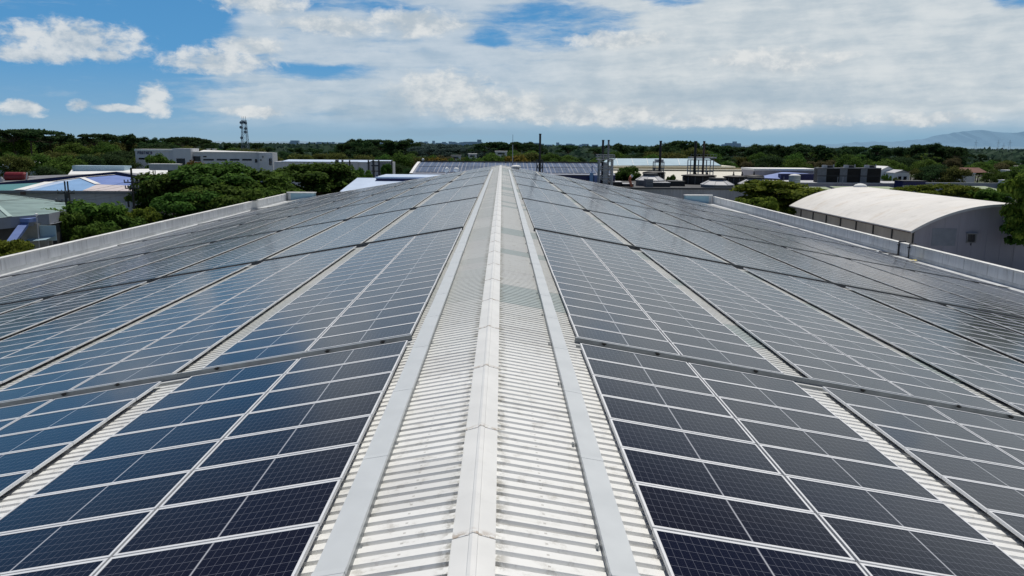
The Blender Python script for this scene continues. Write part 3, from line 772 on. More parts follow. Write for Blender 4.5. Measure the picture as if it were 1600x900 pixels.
# trees that single themselves out on the skyline
for key, u, v, Y in (('umbrella', 45, 200, 430), ('umbrella', 75, 203, 430), ('sky_round', 570, 216, 450), ('umbrella', 590, 217, 450), ('sky_round', 630, 216, 450), ('haze0', 655, 221, 640), ('haze1', 672, 223, 640), ('haze2', 688, 224, 640), ('umbrella', 757, 223, 480), ('umbrella', 776, 221, 480), ('haze2', 706, 225, 640),
                     ('sky_tall', 782, 221, 480), ('umbrella', 808, 221, 480), ('umbrella', 831, 224, 480), ('umbrella', 889, 226, 480), ('sky_round', 965, 223, 470), ('umbrella', 1061, 219, 470), ('sky_round', 1088, 220, 470), ('umbrella', 1150, 230, 470), ('sky_round', 1187, 224, 440), ('sky_round', 1222, 225, 440), ('sky_tall', 1245, 225, 440), ('sky_round', 1262, 223, 430), ('sky_tall', 1284, 229, 430), ('sky_round', 1330, 227, 420), ('umbrella', 1370, 226, 420), ('sky_round', 1400, 229, 400), ('sky_tall', 1428, 228, 400), ('sky_round', 1453, 222, 390), ('sky_round', 1478, 226, 390), ('umbrella', 1497, 229, 390), ('umbrella', 20, 201, 430), ('sky_round', 100, 208, 430), ('sky_tall', 205, 208, 430), ('umbrella', 150, 208, 450), ('umbrella', 290, 213, 450), ('sky_round', 1000, 227, 470), ('sky_round', 1030, 225, 470), ('sky_round', 1120, 224, 470), ('sky_tall', 610, 220, 450), ('sky_round', 545, 221, 460)):
    far_tree(key, u, v, Y, 'skyline')
for u, v in ((800, 240), (690, 244), (38, 243), (1250, 246)):
    far_tree('farorange' if u != 1250 else 'far3', u, v, 318, 'foreground')
for u, v, Y in ((20, 240, 235), (60, 238, 250), (100, 240, 240), (140, 240, 250), (180, 240, 255), (75, 258, 190), (200, 250, 270), (-30, 235, 230), (1440, 262, 260), (1465, 256, 255), (1490, 258, 250), (1560, 262, 250), (1590, 258, 260), (1620, 256, 250), (1400, 258, 280), (640, 262, 270), (622, 255, 290)):
    far_tree(rnd.choice(['far1', 'far3', 'far4', 'far0']), u, v, Y, 'near edge')
for u, v in ((733, 243), (743, 243.5), (774, 239), (789, 239.5), (706, 245.5), (716, 246)):
    far_tree('far1' if u % 2 else 'far3', u, v, 352, 'foreground', .55)
# woodland that reads as one mass beyond
def woodland():
    rg = np.random.default_rng(5); n = 26000
    Y = 650*np.exp(rg.uniform(0, 1.9, n)); X = Y*rg.uniform(-.80, .80, n)
    bump = np.sin(X*.05+Y*.013)*np.sin(Y*.021+1.3*np.sin(X*.017)); z = GZ+rg.uniform(2, 11, n)+bump*2.5
    pos = np.stack([X, Y, z], 1); nrm = rg.normal(size=(n, 3))*.8+np.array([0, -.1, .9]); nrm /= np.linalg.norm(nrm, axis=1)[:, None]
    t1 = np.cross(nrm, rg.normal(size=(n, 3))); t1 /= np.linalg.norm(t1, axis=1)[:, None]; t2 = np.cross(nrm, t1)
    s = (Y/650*rg.uniform(2.2, 4.6, n))[:, None]
    s = np.minimum(s, 9)
    vv = np.stack([pos-t1*s, pos-t2*s*.7, pos+t1*s, pos+t2*s*.7], 1).reshape(-1, 3)
    me = bpy.data.meshes.new('distant_woodland'); me.vertices.add(len(vv)); me.vertices.foreach_set('co', vv.ravel())
    me.loops.add(n*4); me.loops.foreach_set('vertex_index', np.arange(n*4)); me.polygons.add(n)
    me.polygons.foreach_set('loop_start', np.arange(n)*4); me.polygons.foreach_set('loop_total', np.full(n, 4))
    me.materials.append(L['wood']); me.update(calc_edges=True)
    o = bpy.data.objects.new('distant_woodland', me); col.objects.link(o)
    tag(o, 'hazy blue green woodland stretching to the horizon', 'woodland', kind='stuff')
woodland()
# far city, haze painted into its base colour
ct = MB(); rc = random.Random(9)
for i in range(170):
    u = rc.choice([rc.gauss(700, 38), rc.gauss(740, 30), rc.gauss(900, 40), rc.uniform(430, 760), rc.uniform(1120, 1160)]); Y = rc.uniform(4500, 6500); p = at(u, 226, Y); h = abs(rc.gauss(6, 9))+13
    wd = rc.uniform(8, 26); ct.box(p.x-wd, p.x+wd, Y, Y+30, GZ, GZ+h+3)
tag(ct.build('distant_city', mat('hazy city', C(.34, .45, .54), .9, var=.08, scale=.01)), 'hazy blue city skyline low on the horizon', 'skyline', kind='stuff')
ct = MB()
for i in range(90):
    u = rc.uniform(1510, 1640) if i < 70 else rc.uniform(1140, 1180); Y = rc.uniform(1500, 3800); p = at(u, 238, Y); wd = rc.uniform(4, 20); ct.box(p.x-wd, p.x+wd, Y, Y+20, GZ, GZ+rc.uniform(6, 13))
tag(ct.build('distant_town', M['white_haze']), 'pale specks of distant low buildings below the mountains', 'town', kind='stuff')
for u in (1525, 1560, 1578, 1568):
    p = at(u, 224 if u != 1568 else 229, 1400); tw = MB()
    for dx in (-3, 3): tw.tube((dx, 0, 0), (dx*.15, 0, p.z-GZ+6), .22, .15, 5)
    for k in range(5): zz = (p.z-GZ)*(k+.5)/5; tw.tube((-3+k*.5, 0, zz), (3-k*.5, 0, zz+3), .12, n=4)
    tw.box(-4, 4, -.2, .2, p.z-GZ+1, p.z-GZ+1.3)
    tag(tw.build('transmission_tower', M['white_haze'], None, loc=(p.x, 1400, GZ)), 'tiny distant lattice power tower below the mountains', 'pylon', 'distant power towers')

# ------------------------------------------------------------------ buildings, left
def wbox(u0, u1, vt, Y, depth, zb=GZ):
    a = at(u0, vt, Y); b = at(u1, vt, Y); return a.x, b.x, (a.z+b.z)/2
def windows(parent, rects, ox, oy, oz, Y, name='window', mat_='glass', proud=.03):
    for (u0, u1, v0, v1) in rects:
        a = at(u0, v0, Y); b = at(u1, v1, Y)
        x0, x1, z1, z0 = a.x-ox, b.x-ox, a.z-oz, b.z-oz
        f = MB(); t_ = min(.22, (z1-z0)*.12)
        yf = Y-oy
        f.box(x0-t_, x1+t_, yf-.10, yf-.003, z1, z1+t_); f.box(x0-t_, x1+t_, yf-.16, yf-.003, z0-t_, z0)
        f.box(x0-t_, x0, yf-.10, yf-.003, z0, z1); f.box(x1, x1+t_, yf-.10, yf-.003, z0, z1)
        n = max(1, int((x1-x0)/3)); 
        for i in range(1, n): xm = x0+(x1-x0)*i/n; f.box(xm-.05, xm+.05, yf-.07, yf-.003, z0, z1)
        o = f.build(name, M['pale_wall'] if mat_ == 'glass' else M['mid_grey'], parent)
        MB().box(x0, x1, yf-.04, yf-.004, z0, z1).build('pane', M[mat_], o)

# white office building
YO = 262.0; x0, x1, zt = wbox(212, 427, 237, YO, 40)
t = thing('office_building', 'long white two storey office building with a stepped roof and dark window bands', 'building', ((x0+x1)/2, YO, GZ)); ox = (x0+x1)/2
def ax_(u, v=250): return at(u, v, YO).x-ox
def az_(u, v): return at(u, v, YO).z-GZ
w = MB()
w.box(ax_(212), ax_(273), 0, 7, 0, az_(240, 236)); w.box(ax_(273)+.002, ax_(301), -1.2, 6, 0, az_(290, 232)); w.box(ax_(301)+.002, ax_(406), .5, 8, 0, az_(350, 238.6)); w.box(ax_(406)+.002, ax_(427), -.6, 5, 0, az_(415, 238.5))
w.build('wall', M['pale_wall'], t)
w = MB(); w.box(ax_(212)-.1, ax_(273)-.05, -.25, 7, az_(240, 236)+.003, az_(240, 236)+.6); w.box(ax_(301)+.1, ax_(406)-.05, .2, 8, az_(350, 238.6)+.003, az_(350, 238.6)+.25)
w.build('coping', M['white_clean'], t)
xa, xb = ax_(301)+1, ax_(400); zt = az_(350, 238.6)
w = MB(); w.quad((xa, 3, zt+.3), (xb, 3, zt+.3), (xb-4, 7.5, zt+.35), (xa, 7.5, zt+.75)); w.quad((xa, 3, zt+.3), (xa, 7.5, zt+.75), (xa, 7.5, zt+.25)); w.quad((xa, 7.5, zt+.75), (xb-4, 7.5, zt+.35), (xb-4, 7.5, zt+.2), (xa, 7.5, zt+.2))
w.build('roof', M['white_clean'], t)
windows(t, [(217, 240, 246.5, 249.5)], ox, YO, GZ, YO)
windows(t, [(275.5, 290, 247.5, 258), ], ox, YO, GZ, YO-1.2, 'doorway')
windows(t, [(297-.0, 313.8, 244, 252)], ox, YO, GZ, YO-1.25 if False else YO+.5, 'window')
windows(t, [(317.5, 323, 243.6, 245.8), (317.5, 334.5, 248.2, 251), (338.5, 355, 248.2, 251), (359, 374.5, 248.2, 251), (378.5, 393.5, 248.2, 251), (398.3, 402.5, 248.5, 254.2)], ox, YO, GZ, YO+.5)
windows(t, [(404.6+2, 407.5+1.5, 248.5, 251), (410, 412, 243.6, 246.5), (420, 423, 247.5, 258), (423.8, 425.4, 247.5, 258)], ox, YO, GZ, YO-.6)
# letters of the sign: the photo shows a blurred dark blue word on the left wing
def letter(b, ch, x, z, h, wd):
    s = h*.17
    B = lambda a, b_, c, d: b.box(x+a*wd, x+b_*wd, -.14, -.02, z+c*h, z+d*h)
    if ch in 'PRANHEFTI':
        if ch in 'PRNHEFA': B(0, .26, 0, 1)
        if ch in 'NHA': B(.74, 1, 0, 1)
        if ch in 'PREFTA': B(.26 if ch != 'T' else 0, 1 if ch in 'EFT' else .74, .82, 1)
        if ch in 'PREFHA': B(.26, .74, .42, .58)
        if ch in 'PR': B(.74, 1, .42, 1)
        if ch == 'R': B(.6, .86, 0, .42)
        if ch == 'E': B(.26, 1, 0, .18)
        if ch in 'TI': B(.37, .63, 0, .82 if ch == 'T' else 1)
        if ch == 'N': B(.26, .5, .5, .8); B(.5, .74, .2, .5)
sg = MB(); xs = ax_(216.0); 
for i, ch in enumerate('PARTNER'):
    letter(sg, ch, xs+i*.70, az_(220, 241.2), .48*2, .50)
sg.build('sign_lettering', M['navy'], t)
for u in (326, 335):
    p = at(u, 232, 280); d = thing('satellite_dish', 'white dish on the office building roof, %s of the two' % ('left' if u == 326 else 'right'), 'dish', (p.x, 280, p.z-1.6), 0, 'white dishes on the office roof')
    MB().tube((0, 0, 0), (0, 0, 1.2), .12).build('mast', M['dark_grey'], d); MB().lathe([(.9, .5), (.7, .2), (.3, .03), (.05, 0)], 14, (0, 0, 1.0)).build('bowl', M['white_clean'], d, True)
# lattice mast
YM = 420.; p = at(381, 188, YM); H = p.z-GZ
t = thing('lattice_mast', 'tall grey telecom lattice mast with drum antennas above the office building', 'mast', (p.x, YM, GZ))
w = MB()
for i in range(14):
    z0 = H*i/14; z1 = H*(i+1)/14; a0 = 2.2-1.2*i/14; a1 = 2.2-1.2*(i+1)/14
    cn = [(-1, -1), (1, -1), (1, 1), (-1, 1)]
    for j in range(4):
        c_, d_ = cn[j], cn[(j+1) % 4]
        w.tube((c_[0]*a0, c_[1]*a0, z0), (c_[0]*a1, c_[1]*a1, z1), .12, n=4, cap=False)
        w.tube((c_[0]*a0, c_[1]*a0, z0), (d_[0]*a1, d_[1]*a1, z1), .06, n=4, cap=False); w.tube((d_[0]*a0, d_[1]*a0, z0), (c_[0]*a1, c_[1]*a1, z1), .06, n=4, cap=False)
        w.tube((c_[0]*a1, c_[1]*a1, z1), (d_[0]*a1, d_[1]*a1, z1), .06, n=4, cap=False)
w.build('lattice', M['hazed_steel'], t)
for (dx, z) in ((-1.1, H-1.2), (.2, H-1.0), (1.2, H-1.3), (-1.3, H-3.6), (1.1, H-4.2), (.9, H-6.0), (-1.2, H-9)):
    MB().tube((dx, -1.5, z), (dx, -.9, z), .75, n=12).build('drum_antenna', M['hazed_steel'], t)
for dx in (-.9, 0, .9): MB().tube((dx, 0, H-.2), (dx, 0, H+2.0), .09, n=5).build('whip', M['hazed_steel'], t)

# grey striped factory behind the trees
YF = 245.; x0, x1, zt = wbox(428, 612, 253, YF, 30); ox = (x0+x1)/2
t = thing('grey_factory', 'long grey factory with a blue white roof, striped wall bands and dark pilasters', 'factory', (ox, YF, GZ))
fx = lambda u: at(u, 255, YF).x-ox
fz = lambda v: at(520, v, YF).z-GZ
MB().box(fx(428), fx(612), 0, 8, 0, fz(253)).build('wall', M['pale_wall'], t)
zr_ = at(520, 249.6, YF+8).z-GZ
r = MB(); r.quad((fx(440), -.4, fz(252.6)), (fx(577), -.4, fz(252.6)), (fx(577), 8, zr_), (fx(440), 8, zr_)); r.quad((fx(577)+.01, -.4, fz(251)), (fx(613), -.4, fz(251)), (fx(608), 8, zr_), (fx(577)+.01, 8, zr_)); r.quad((fx(440), -.4, fz(252.6)), (fx(440), -.4, fz(253.2)), (fx(577), -.4, fz(253.2)), (fx(577), -.4, fz(252.6)))
r.build('roof', M['iceblue_roof'], t)
for v0, v1 in ((257.6, 259.4), (266.2, 267.6)):
    for ua, ub in ((508, 536), (580, 591.5)):
        MB().box(fx(ua), fx(ub), -.05, -.003, fz(v1), fz(v0)).build('window_band', M['glass'], t)
MB().box(fx(537), fx(560), -1.5, -.003, 0, fz(252.2)).build('bay', M['light_grey'], t)
for u, w_ in ((527, .5), (535.5, .28), (548, .2), (576, .22), (583.5, .28), (592, .2), (612.5, .2)):
    MB().box(fx(u)-w_, fx(u)+w_, -.5-(1.3 if u == 548 else 0), -.06-(1.48 if u == 548 else 0), 0, fz(249.8)).build('pilaster', M['dark_grey'], t)
MB().box(fx(594), fx(612), -.9, -.003, 0, fz(252.4)).build('end_block', M['mid_grey'], t)

# ice blue roof with navy band just beyond the near roof
YB = 158.; ox = at(600, 285, YB).x
t = thing('ice_blue_hall', 'low ice blue roofed hall with a navy band just beyond the left roof edge', 'hall', (ox, YB, GZ))
bx_ = lambda u, Y=YB: at(u, 285, Y).x-ox
bz_ = lambda v, Y=YB: at(600, v, Y).z-GZ
r = MB(); r.quad((bx_(543), -8, bz_(296)), (bx_(720), -8, bz_(296)), (bx_(720), 6, bz_(280)), (bx_(550), 6, bz_(280))); r.build('roof', M['iceblue_roof'], t)
MB().box(bx_(546), bx_(720), -7.5, 5.8, 0, bz_(297)-.1).build('wall', M['pale_wall'], t)
MB().box(bx_(584), bx_(720), 3.0, 16, 0, bz_(278.6, YB+3)).build('upper_wall', M['navy'], t)
MB().box(bx_(583), bx_(720), 2.8, 18, bz_(278.6, YB+3)+.003, bz_(276.4, YB+3)).build('upper_roof', M['iceblue_roof'], t)
MB().tube((bx_(584.5), 4, 0), (bx_(584.5), 4, bz_(274)), .18).build('post', M['navy'], t)
MB().box(bx_(583), bx_(640), 18.1, 19, bz_(278, YB+18), bz_(274.3, YB+18)).build('rear_edge', M['dark_grey'], t)

# hall with a solar roof
YS0, YS1 = 182., 200.; ox = at(790, 265, YS0).x
t = thing('solar_hall', 'long hall beyond the ridge, its sloping roof covered with blue grey solar panels', 'hall', (ox, YS0, GZ))
sx = lambda u, Y=YS0: at(u, 260, Y).x-ox
sz = lambda v, Y: at(790, v, Y).z-GZ
zb, zt = sz(272.5, YS0), sz(254.5, YS1); dY = YS1-YS0
XL, XR = sx(642), sx(962)
MB().box(XL, XR, .4, dY*2, 0, zb-.1).build('wall', M['navy'], t)
MB().box(XL-2.2, sx(700), -1.2, .3, zb-.5, zb-.2).build('canopy', M['iceblue_roof'], t)
r = MB(); N = 8
prof = [((dY)*f, zb+(zt-zb)*(.72*f+.28*sin(f*pi/2))) for f in [i/N for i in range(N+1)]]
for (ya, za), (yb2, zb2) in zip(prof, prof[1:]): r.quad((XL, ya, za), (XR, ya, za), (XR, yb2, zb2), (XL, yb2, zb2))
r.quad((XL, dY, zt), (XR, dY, zt), (XR, dY*2, zb), (XL, dY*2, zb)); r.quad(*[(XL, a, b) for a, b in prof], (XL, dY*2, zb)); r.quad(*[(XR, a, b) for a, b in prof], (XR, dY*2, zb))
r.build('roof', M['hall_roof'], t)
v = MB()
for (ya, za), (yb2, zb2) in zip(prof, prof[1:]): v.quad((XL-.35, ya, za+.15), (XL+.35, ya, za+.15), (XL+.35, yb2, zb2+.15), (XL-.35, yb2, zb2+.15)); v.quad((XL-.35, ya, za-.3), (XL-.35, ya, za+.15), (XL-.35, yb2, zb2+.15), (XL-.35, yb2, zb2-.3))
v.build('verge', M['white_clean'], t)
# panels: 2 tiers, each panel a quad with a frame
M['solar_far'] = mat('blue grey solar field', C(.060, .105, .20), .36, var=.22, scale=.35)
def roofpt(x, f):
    f = max(0, min(1, f)); k = min(N-1, int(f*N)); g_ = f*N-k; (ya, za), (yb2, zb2) = prof[k], prof[k+1]
    return Vector((x, ya+(yb2-ya)*g_, za+(zb2-za)*g_+.12))
nP = 26; pw = (XR-XL-1.2)/nP
for tier, (f0, f1) in enumerate(((.10, .50), (.53, .97))):
    for i in range(nP):
        xa = XL+.8+i*pw; gpx = .30 if i % 3 == 2 else .12
        b = MB(); K = 4
        for k in range(K):
            a0 = f0+(f1-f0)*k/K; a1 = f0+(f1-f0)*(k+1)/K
            xs_ = [xa, xa+(pw-gpx)/2-.04, xa+(pw-gpx)/2+.04, xa+pw-gpx]
            for j, mi in ((0, 0), (1, 1), (2, 0)): b.quad(roofpt(xs_[j], a0), roofpt(xs_[j+1], a0), roofpt(xs_[j+1], a1), roofpt(xs_[j], a1), mi=mi)
        b.build('solar_panel', [M['solar_far'], M['frame_steel']], t)
MB().box(XL+.5, XR, dY-.3, dY+.3, zt+.06, zt+.35).build('ridge_strip', M['dark_grey'], t)
for (u, v0, v1, sd) in ((698, 263, 272, 'tilted'), (713, 262, 270, 'upright')):
    p0 = at(u, v1+2, 176); p1 = at(u, v0, 176)
    d = thing('roof_fan', '%s small white roof fan in front of the solar roofed hall' % sd, 'fan', (p0.x, 176, p0.z), 0, 'small white roof fans')
    h = p1.z-p0.z
    MB().tube((0, 0, -.2), (0, 0, h*.5), .16, .14).build('neck', M['light_grey'], d)
    if sd == 'tilted': MB().tube((-.35, 0, h*.45), (.35, 0, h), .35, .55, 12).build('hood', M['white_clean'], d, True)
    else: MB().lathe([(.3, .0), (.62, .18), (.66, .55), (.45, .85), (.1, .95)], 14, (0, 0, h*.35)).build('hood', M['white_clean'], d, True)
    MB().box(-.5, .5, -.5, .5, -4.0, -.2).build('base', M['iceblue_roof'], d)
p0 = at(658, 256, 200); d = thing('roof_beacon', 'tiny white beacon post at the left end of the solar roofed hall', 'beacon', (p0.x+.5, 200, p0.z-.8)); MB().tube((0, 0, 0), (0, 0, 1.6), .1).build('post', M['light_grey'], d); MB().lathe([(.1, 0), (.3, .15), (.25, .5), (.05, .6)], 10, (0, 0, 1.6)).build('lamp', M['white_clean'], d)

# big blue hip roofed building, left
def quadP(b, pts, mi=0): b.quad(*pts, mi=mi); return b
ox, oy = at(120, 290, 140).x, 140.
t = thing('blue_roof_factory', 'wide factory at left with a patchwork roof of light blue, violet and tan faces', 'factory', (ox, oy, GZ))
def LP(u, v, Y): p = at(u, v, Y); return Vector((p.x-ox, p.y-oy, p.z-GZ))
e = [LP(-60, 297.5, 134), LP(30, 297.5, 134), LP(46, 297.5, 134), LP(128, 298, 135), LP(236, 298.5, 136)]
apx = LP(128, 278.0, 150); ap2 = LP(180, 273.5, 156); lft = LP(78, 285, 146); ll = LP(-60, 291, 143)
r = MB()
r.quad(e[3], e[4], LP(236, 291, 144), LP(152, 288, 142.5), mi=3)                       # tan front triangle
r.quad(e[2], e[3], LP(152, 288, 142.5), apx, mi=1)                            # light blue
r.quad(apx, LP(152, 288, 142.5), LP(236, 291, 144), LP(236, 282, 154), ap2, mi=2)   # violet
r.quad(e[1], e[2], apx, lft, mi=4); r.quad(e[0], e[1], lft, ll, mi=0)
r.quad(LP(-60, 297.2, 134.4), LP(28, 297.0, 134.4), LP(30, 293.6, 138), LP(-60, 293.6, 138), mi=4)
r.build('roof', [M['teal_roof'], M['blue_roof'], M['violet_roof'], M['pink_roof'], M['iceblue_roof']], t)
v = MB()
for a_, b_, w_ in ((apx, LP(153, 288.2, 142.4), .5), (e[1], lft, .9), (lft, apx, .35), (apx, ap2, .25)):
    d_ = (b_-a_).normalized().cross(Vector((0, 0, 1))).normalized()*w_; z_ = Vector((0, 0, .12)); v.quad(a_-d_+z_, a_+d_+z_, b_+d_+z_, b_-d_+z_)
v.build('hip_capping', M['white_clean'], t)
w = MB(); w.quad(e[0]+Vector((0, .4, -.1)), e[4]+Vector((0, .4, -.1)), Vector((e[4].x, e[4].y+.4, 0)), Vector((e[0].x, e[0].y+.4, 0))); w.quad(e[4]+Vector((-.3, .4, -.1)), LP(236, 282, 154)+Vector((-.3, 0, -.2)), Vector((e[4].x-.3, e[4].y+16, 0)), Vector((e[4].x-.3, e[4].y+.4, 0)))
w.build('wall', M['grey_wall'], t)
v = MB(); v.box(e[0].x, e[4].x, e[0].y-.15, e[0].y+.1, e[3].z-.45, e[3].z-.06); v.build('gutter', M['mid_grey'], t)
windows(t, [(190, 194, 319, 326), (199, 203.5, 313.5, 324)], ox, oy, GZ, 134.35, 'window')
# navy gabled parapet behind
w = MB(); f0, f1, f2 = LP(-60, 291, 158), LP(180, 268.2, 158), LP(245, 280, 158)
g0, g1, g2 = LP(-60, 295, 158), LP(180, 274.0, 158), LP(245, 285, 158)
th = Vector((0, .4, 0))
w.quad(g0, g1, f1, f0); w.quad(g1, g2, f2, f1); w.quad(f0, f1, f1+th, f0+th); w.quad(f1, f2, f2+th, f1+th); w.quad(*[q+th for q in (f0, f1, g1, g0)]); w.quad(*[q+th for q in (f1, f2, g2, g1)])
w.build('navy_parapet', M['navy'], t)
w = MB(); w.quad(Vector((g0.x, g0.y+.2, 0)), Vector((g2.x, g2.y+.2, 0)), g2+th*.5, g1+th*.5, g0+th*.5); w.build('rear_wall', M['grey_wall'], t)
w = MB(); w.quad(f0+th, f1+th, LP(150, 271.5, 176), LP(40, 275, 176)); w.quad(f1+th, f2+th, LP(235, 272.5, 176), LP(185, 271, 176)); w.build('rear_roof', [M['mid_grey']], t)
w = MB(); p = LP(37, 302, 133.8); w.box(p.x-.55, p.x+.35, p.y-.05, p.y, p.z-.25, p.z+.25)
w.build('sign_board', M['rust_metal'], t)

# white roofed building behind it
ox, oy = at(185, 262, 196).x, 196.
t = thing('white_roof_building', 'low building with a broad white roof and a teal rooftop strip', 'building', (ox, oy, GZ))
def LP(u, v, Y): p = at(u, v, Y); return Vector((p.x-ox, p.y-oy, p.z-GZ))
r = MB(); r.quad(LP(106, 273, 188), LP(262, 273, 188), LP(262, 263.5, 206), LP(112, 265, 206)); r.build('roof', M['white_clean'], t)
w = MB(); a_, b_ = LP(107, 273.3, 188), LP(262, 273.3, 188); w.box(a_.x, b_.x, a_.y+.3, 12, 0, a_.z-.2); w.build('wall', M['pale_wall'], t)
w = MB(); a_, b_ = LP(113, 264.5, 200), LP(194, 261.5, 200); w.box(a_.x, b_.x, 4, 8, a_.z-1, a_.z+.9); w.build('teal_strip', M['sky_roof'], t)
w = MB(); a_, b_ = LP(113, 262, 204), LP(140, 262, 204); w.box(a_.x, b_.x, 8.2, 10, a_.z-1, a_.z+.6); w.build('rooftop_unit', M['mid_grey'], t)
w = MB(); a_, b_ = LP(233, 262.5, 186), LP(279, 262.5, 186); w.box(a_.x, b_.x, -10, -8, a_.z-.5, a_.z+.75); w.build('sign_box', M['light_grey'], t)
w = MB(); w.box(a_.x-.1, b_.x+.1, -10.1, -7.9, a_.z+.753, a_.z+1.0); w.build('box_coping', M['white_clean'], t)
for u in (236, 239): q = LP(u, 263, 186); MB().tube((q.x, -9, 0), (q.x, -9, q.z-.5), .12).build('post', M['frame_steel'], t)

# red tank and dark sheds at far left
p = at(25, 277, 168)
t = thing('red_tank', 'dark red horizontal tank standing on dark legs at far left', 'tank', (p.x, 168, p.z))
b = MB(); b.tube((-1.9, 0, .1), (1.9, 0, .1), 1.0, n=20); b.tube((-2.2, 0, .1), (-1.9, 0, .1), .7, 1.0, n=20); b.tube((1.9, 0, .1), (2.2, 0, .1), 1.0, .7, n=20); b.build('tank_body', M['red_tank'], t, False)
for dx in (-1.3, 1.3): MB().box(dx-.2, dx+.2, -.9, .9, GZ-p.z, -.55).build('leg', M['dark_grey'], t)
MB().box(-2.3, 3.2, -1.3, 1.3, -1.9, -1.0).build('platform', M['dark_grey'], t); MB().tube((2.6, -1, -1.2), (3.0, -1, 1.0), .16).build('pipe', M['light_grey'], t)
p = at(6, 285, 166); t = thing('white_silo', 'short white post like silo left of the red tank', 'silo', (p.x+.2, 165, GZ)); MB().lathe([(.35, 0), (.35, p.z-GZ+.8), (.15, p.z-GZ+1.2)], 12).build('shell', M['light_grey'], t)
p = at(58, 278, 172); t = thing('dark_shed', 'dark grey low shed right of the red tank', 'shed', (p.x, 172, GZ)); h = p.z-GZ
MB().box(-3.5, 6.5, 0, 8, 0, h-.6).build('wall', M['mid_grey'], t); MB().box(-3.8, 6.8, -.4, 8.4, h-.597, h+.1).build('roof', M['dark_grey'], t); MB().box(-2, 0, -.06, -.004, h-2.6, h-1).build('window', M['glass'], t)
MB().box(2, 5, -.06, -.004, h-3.2, h-.9).build('shutter', M['navy'], t)
for i, (u, v, wpx, mk, ds) in enumerate(((50, 252, 22, 'white_clean', 'with a bright white wall'), (4, 254, 20, 'iceblue_roof', 'with a lilac roof at the left edge'), (93, 261, 16, 'white_clean', 'with a narrow white roof'), (36, 258, 10, 'white_clean', 'with a tiny pale roof'))):
    Y = 264.+i*2; p = at(u, v, Y); hw = wpx*Y/F/2; h = p.z-GZ
    t = thing('small_house', 'small house among the trees at far left %s' % ds, 'house', (p.x, Y, GZ), 0, 'small houses among the left trees')
    MB().box(-hw, hw, 0, 5, 0, h-.9).build('wall', M['pale_wall'], t)
    b = MB(); b.quad((-hw-.3, -.4, h-.9), (hw+.3, -.4, h-.9), (hw+.3, 2.5, h), (-hw-.3, 2.5, h)); b.quad((-hw-.3, 5.4, h-.9), (hw+.3, 5.4, h-.9), (hw+.3, 2.5, h), (-hw-.3, 2.5, h)); b.build('roof', M[mk], t)
    MB().box(-hw*.5, hw*.1, -.05, -.004, h-2.6, h-1.5).build('window', M['glass'], t)

# sage roofed building at the left edge with the blue chute
ox, oy = at(20, 340, 85).x, 85.
t = thing('sage_roof_building', 'building at the left edge with a weathered sage green hip roof', 'building', (ox, oy, GZ))
def LP(u, v, Y): p = at(u, v, Y); return Vector((p.x-ox, p.y-oy, p.z-GZ))
A, B_, Cc, D, E_ = LP(-160, 357, 78), LP(16, 339, 82), LP(76, 334, 86), LP(134, 321.5, 108), LP(0, 304, 116)
E2 = LP(-160, 290, 118); Hp = LP(-70, 300, 104)
r = MB(); r.quad(A, B_, LP(-8, 318, 97), Hp); r.quad(B_, Cc, D, LP(60, 311, 112), LP(-8, 318, 97)); r.quad(LP(-8, 318, 97), LP(60, 311, 112), E_, E2, Hp)
r.build('roof', M['sage_roof'], t)
v = MB()
for a_, b_, w_ in ((B_, LP(-8, 318, 97), .22), (D, LP(60, 311, 112), .16), (LP(60, 311, 112), E_, .16), (A, B_, .18)):
    d_ = (b_-a_).normalized().cross(Vector((0, 0, 1))).normalized()*w_; z_ = Vector((0, 0, .07)); v.quad(a_-d_+z_, a_+d_+z_, b_+d_+z_, b_-d_+z_)
v.build('hip_strip', M['sage_rib'], t)
w = MB(); dz = Vector((0, 0, -1.15))
for a_, b_ in ((A, B_), (B_, Cc), (Cc, D)): w.quad(a_, b_, b_+dz, a_+dz); w.quad(a_+dz, b_+dz, b_+dz+Vector((0, 1.2, 0)), a_+dz+Vector((0, 1.2, 0)))
w.build('fascia', M['fascia'], t)
w = MB(); off = Vector((-.6, 2.2, 0))
for a_, b_ in ((A, B_), (B_, Cc), (Cc, D)):
    a2, b2 = a_+off+dz, b_+off+dz; w.quad((a2.x, a2.y, 0), (b2.x, b2.y, 0), b2, a2)
w.build('wall', M['dark_grey'], t)
q = LP(36, 352, 84.5); 
MB().box(q.x-.3, q.x+1.6, q.y-.2, q.y+1.6, 0, q.z+.2).build('pier', M['concrete'], t)
q = LP(52, 352, 86); MB().box(q.x, q.x+1.6, q.y+.5, q.y+.62, q.z-2.2, q.z+.6).build('door', M['concrete'], t)
q = LP(48, 352, 83.6); a_ = LP(38, 350.5, 83.2); b_ = LP(14, 384, 79)
w = MB(); wd = .46; n_ = (b_-a_).normalized(); s_ = Vector((1, 0, 0)); up = Vector((0, .25, .33))
w.quad(a_-s_*wd+up, a_+s_*wd+up, b_+s_*wd+up, b_-s_*wd+up); w.quad(a_-s_*wd-up, b_-s_*wd-up, b_+s_*wd-up, a_+s_*wd-up); w.quad(a_+s_*wd+up, a_+s_*wd-up, b_+s_*wd-up, b_+s_*wd+up); w.quad(a_-s_*wd+up, b_-s_*wd+up, b_-s_*wd-up, a_-s_*wd-up); w.quad(b_-s_*wd+up, b_+s_*wd+up, b_+s_*wd-up, b_-s_*wd-up)
w.box(a_.x-.7, a_.x+.75, a_.y-.3, a_.y+1.2, a_.z+.22, a_.z+.62)
ch = w.build('chute', M['duct_blue'], t)
q = LP(57, 338, 84); 
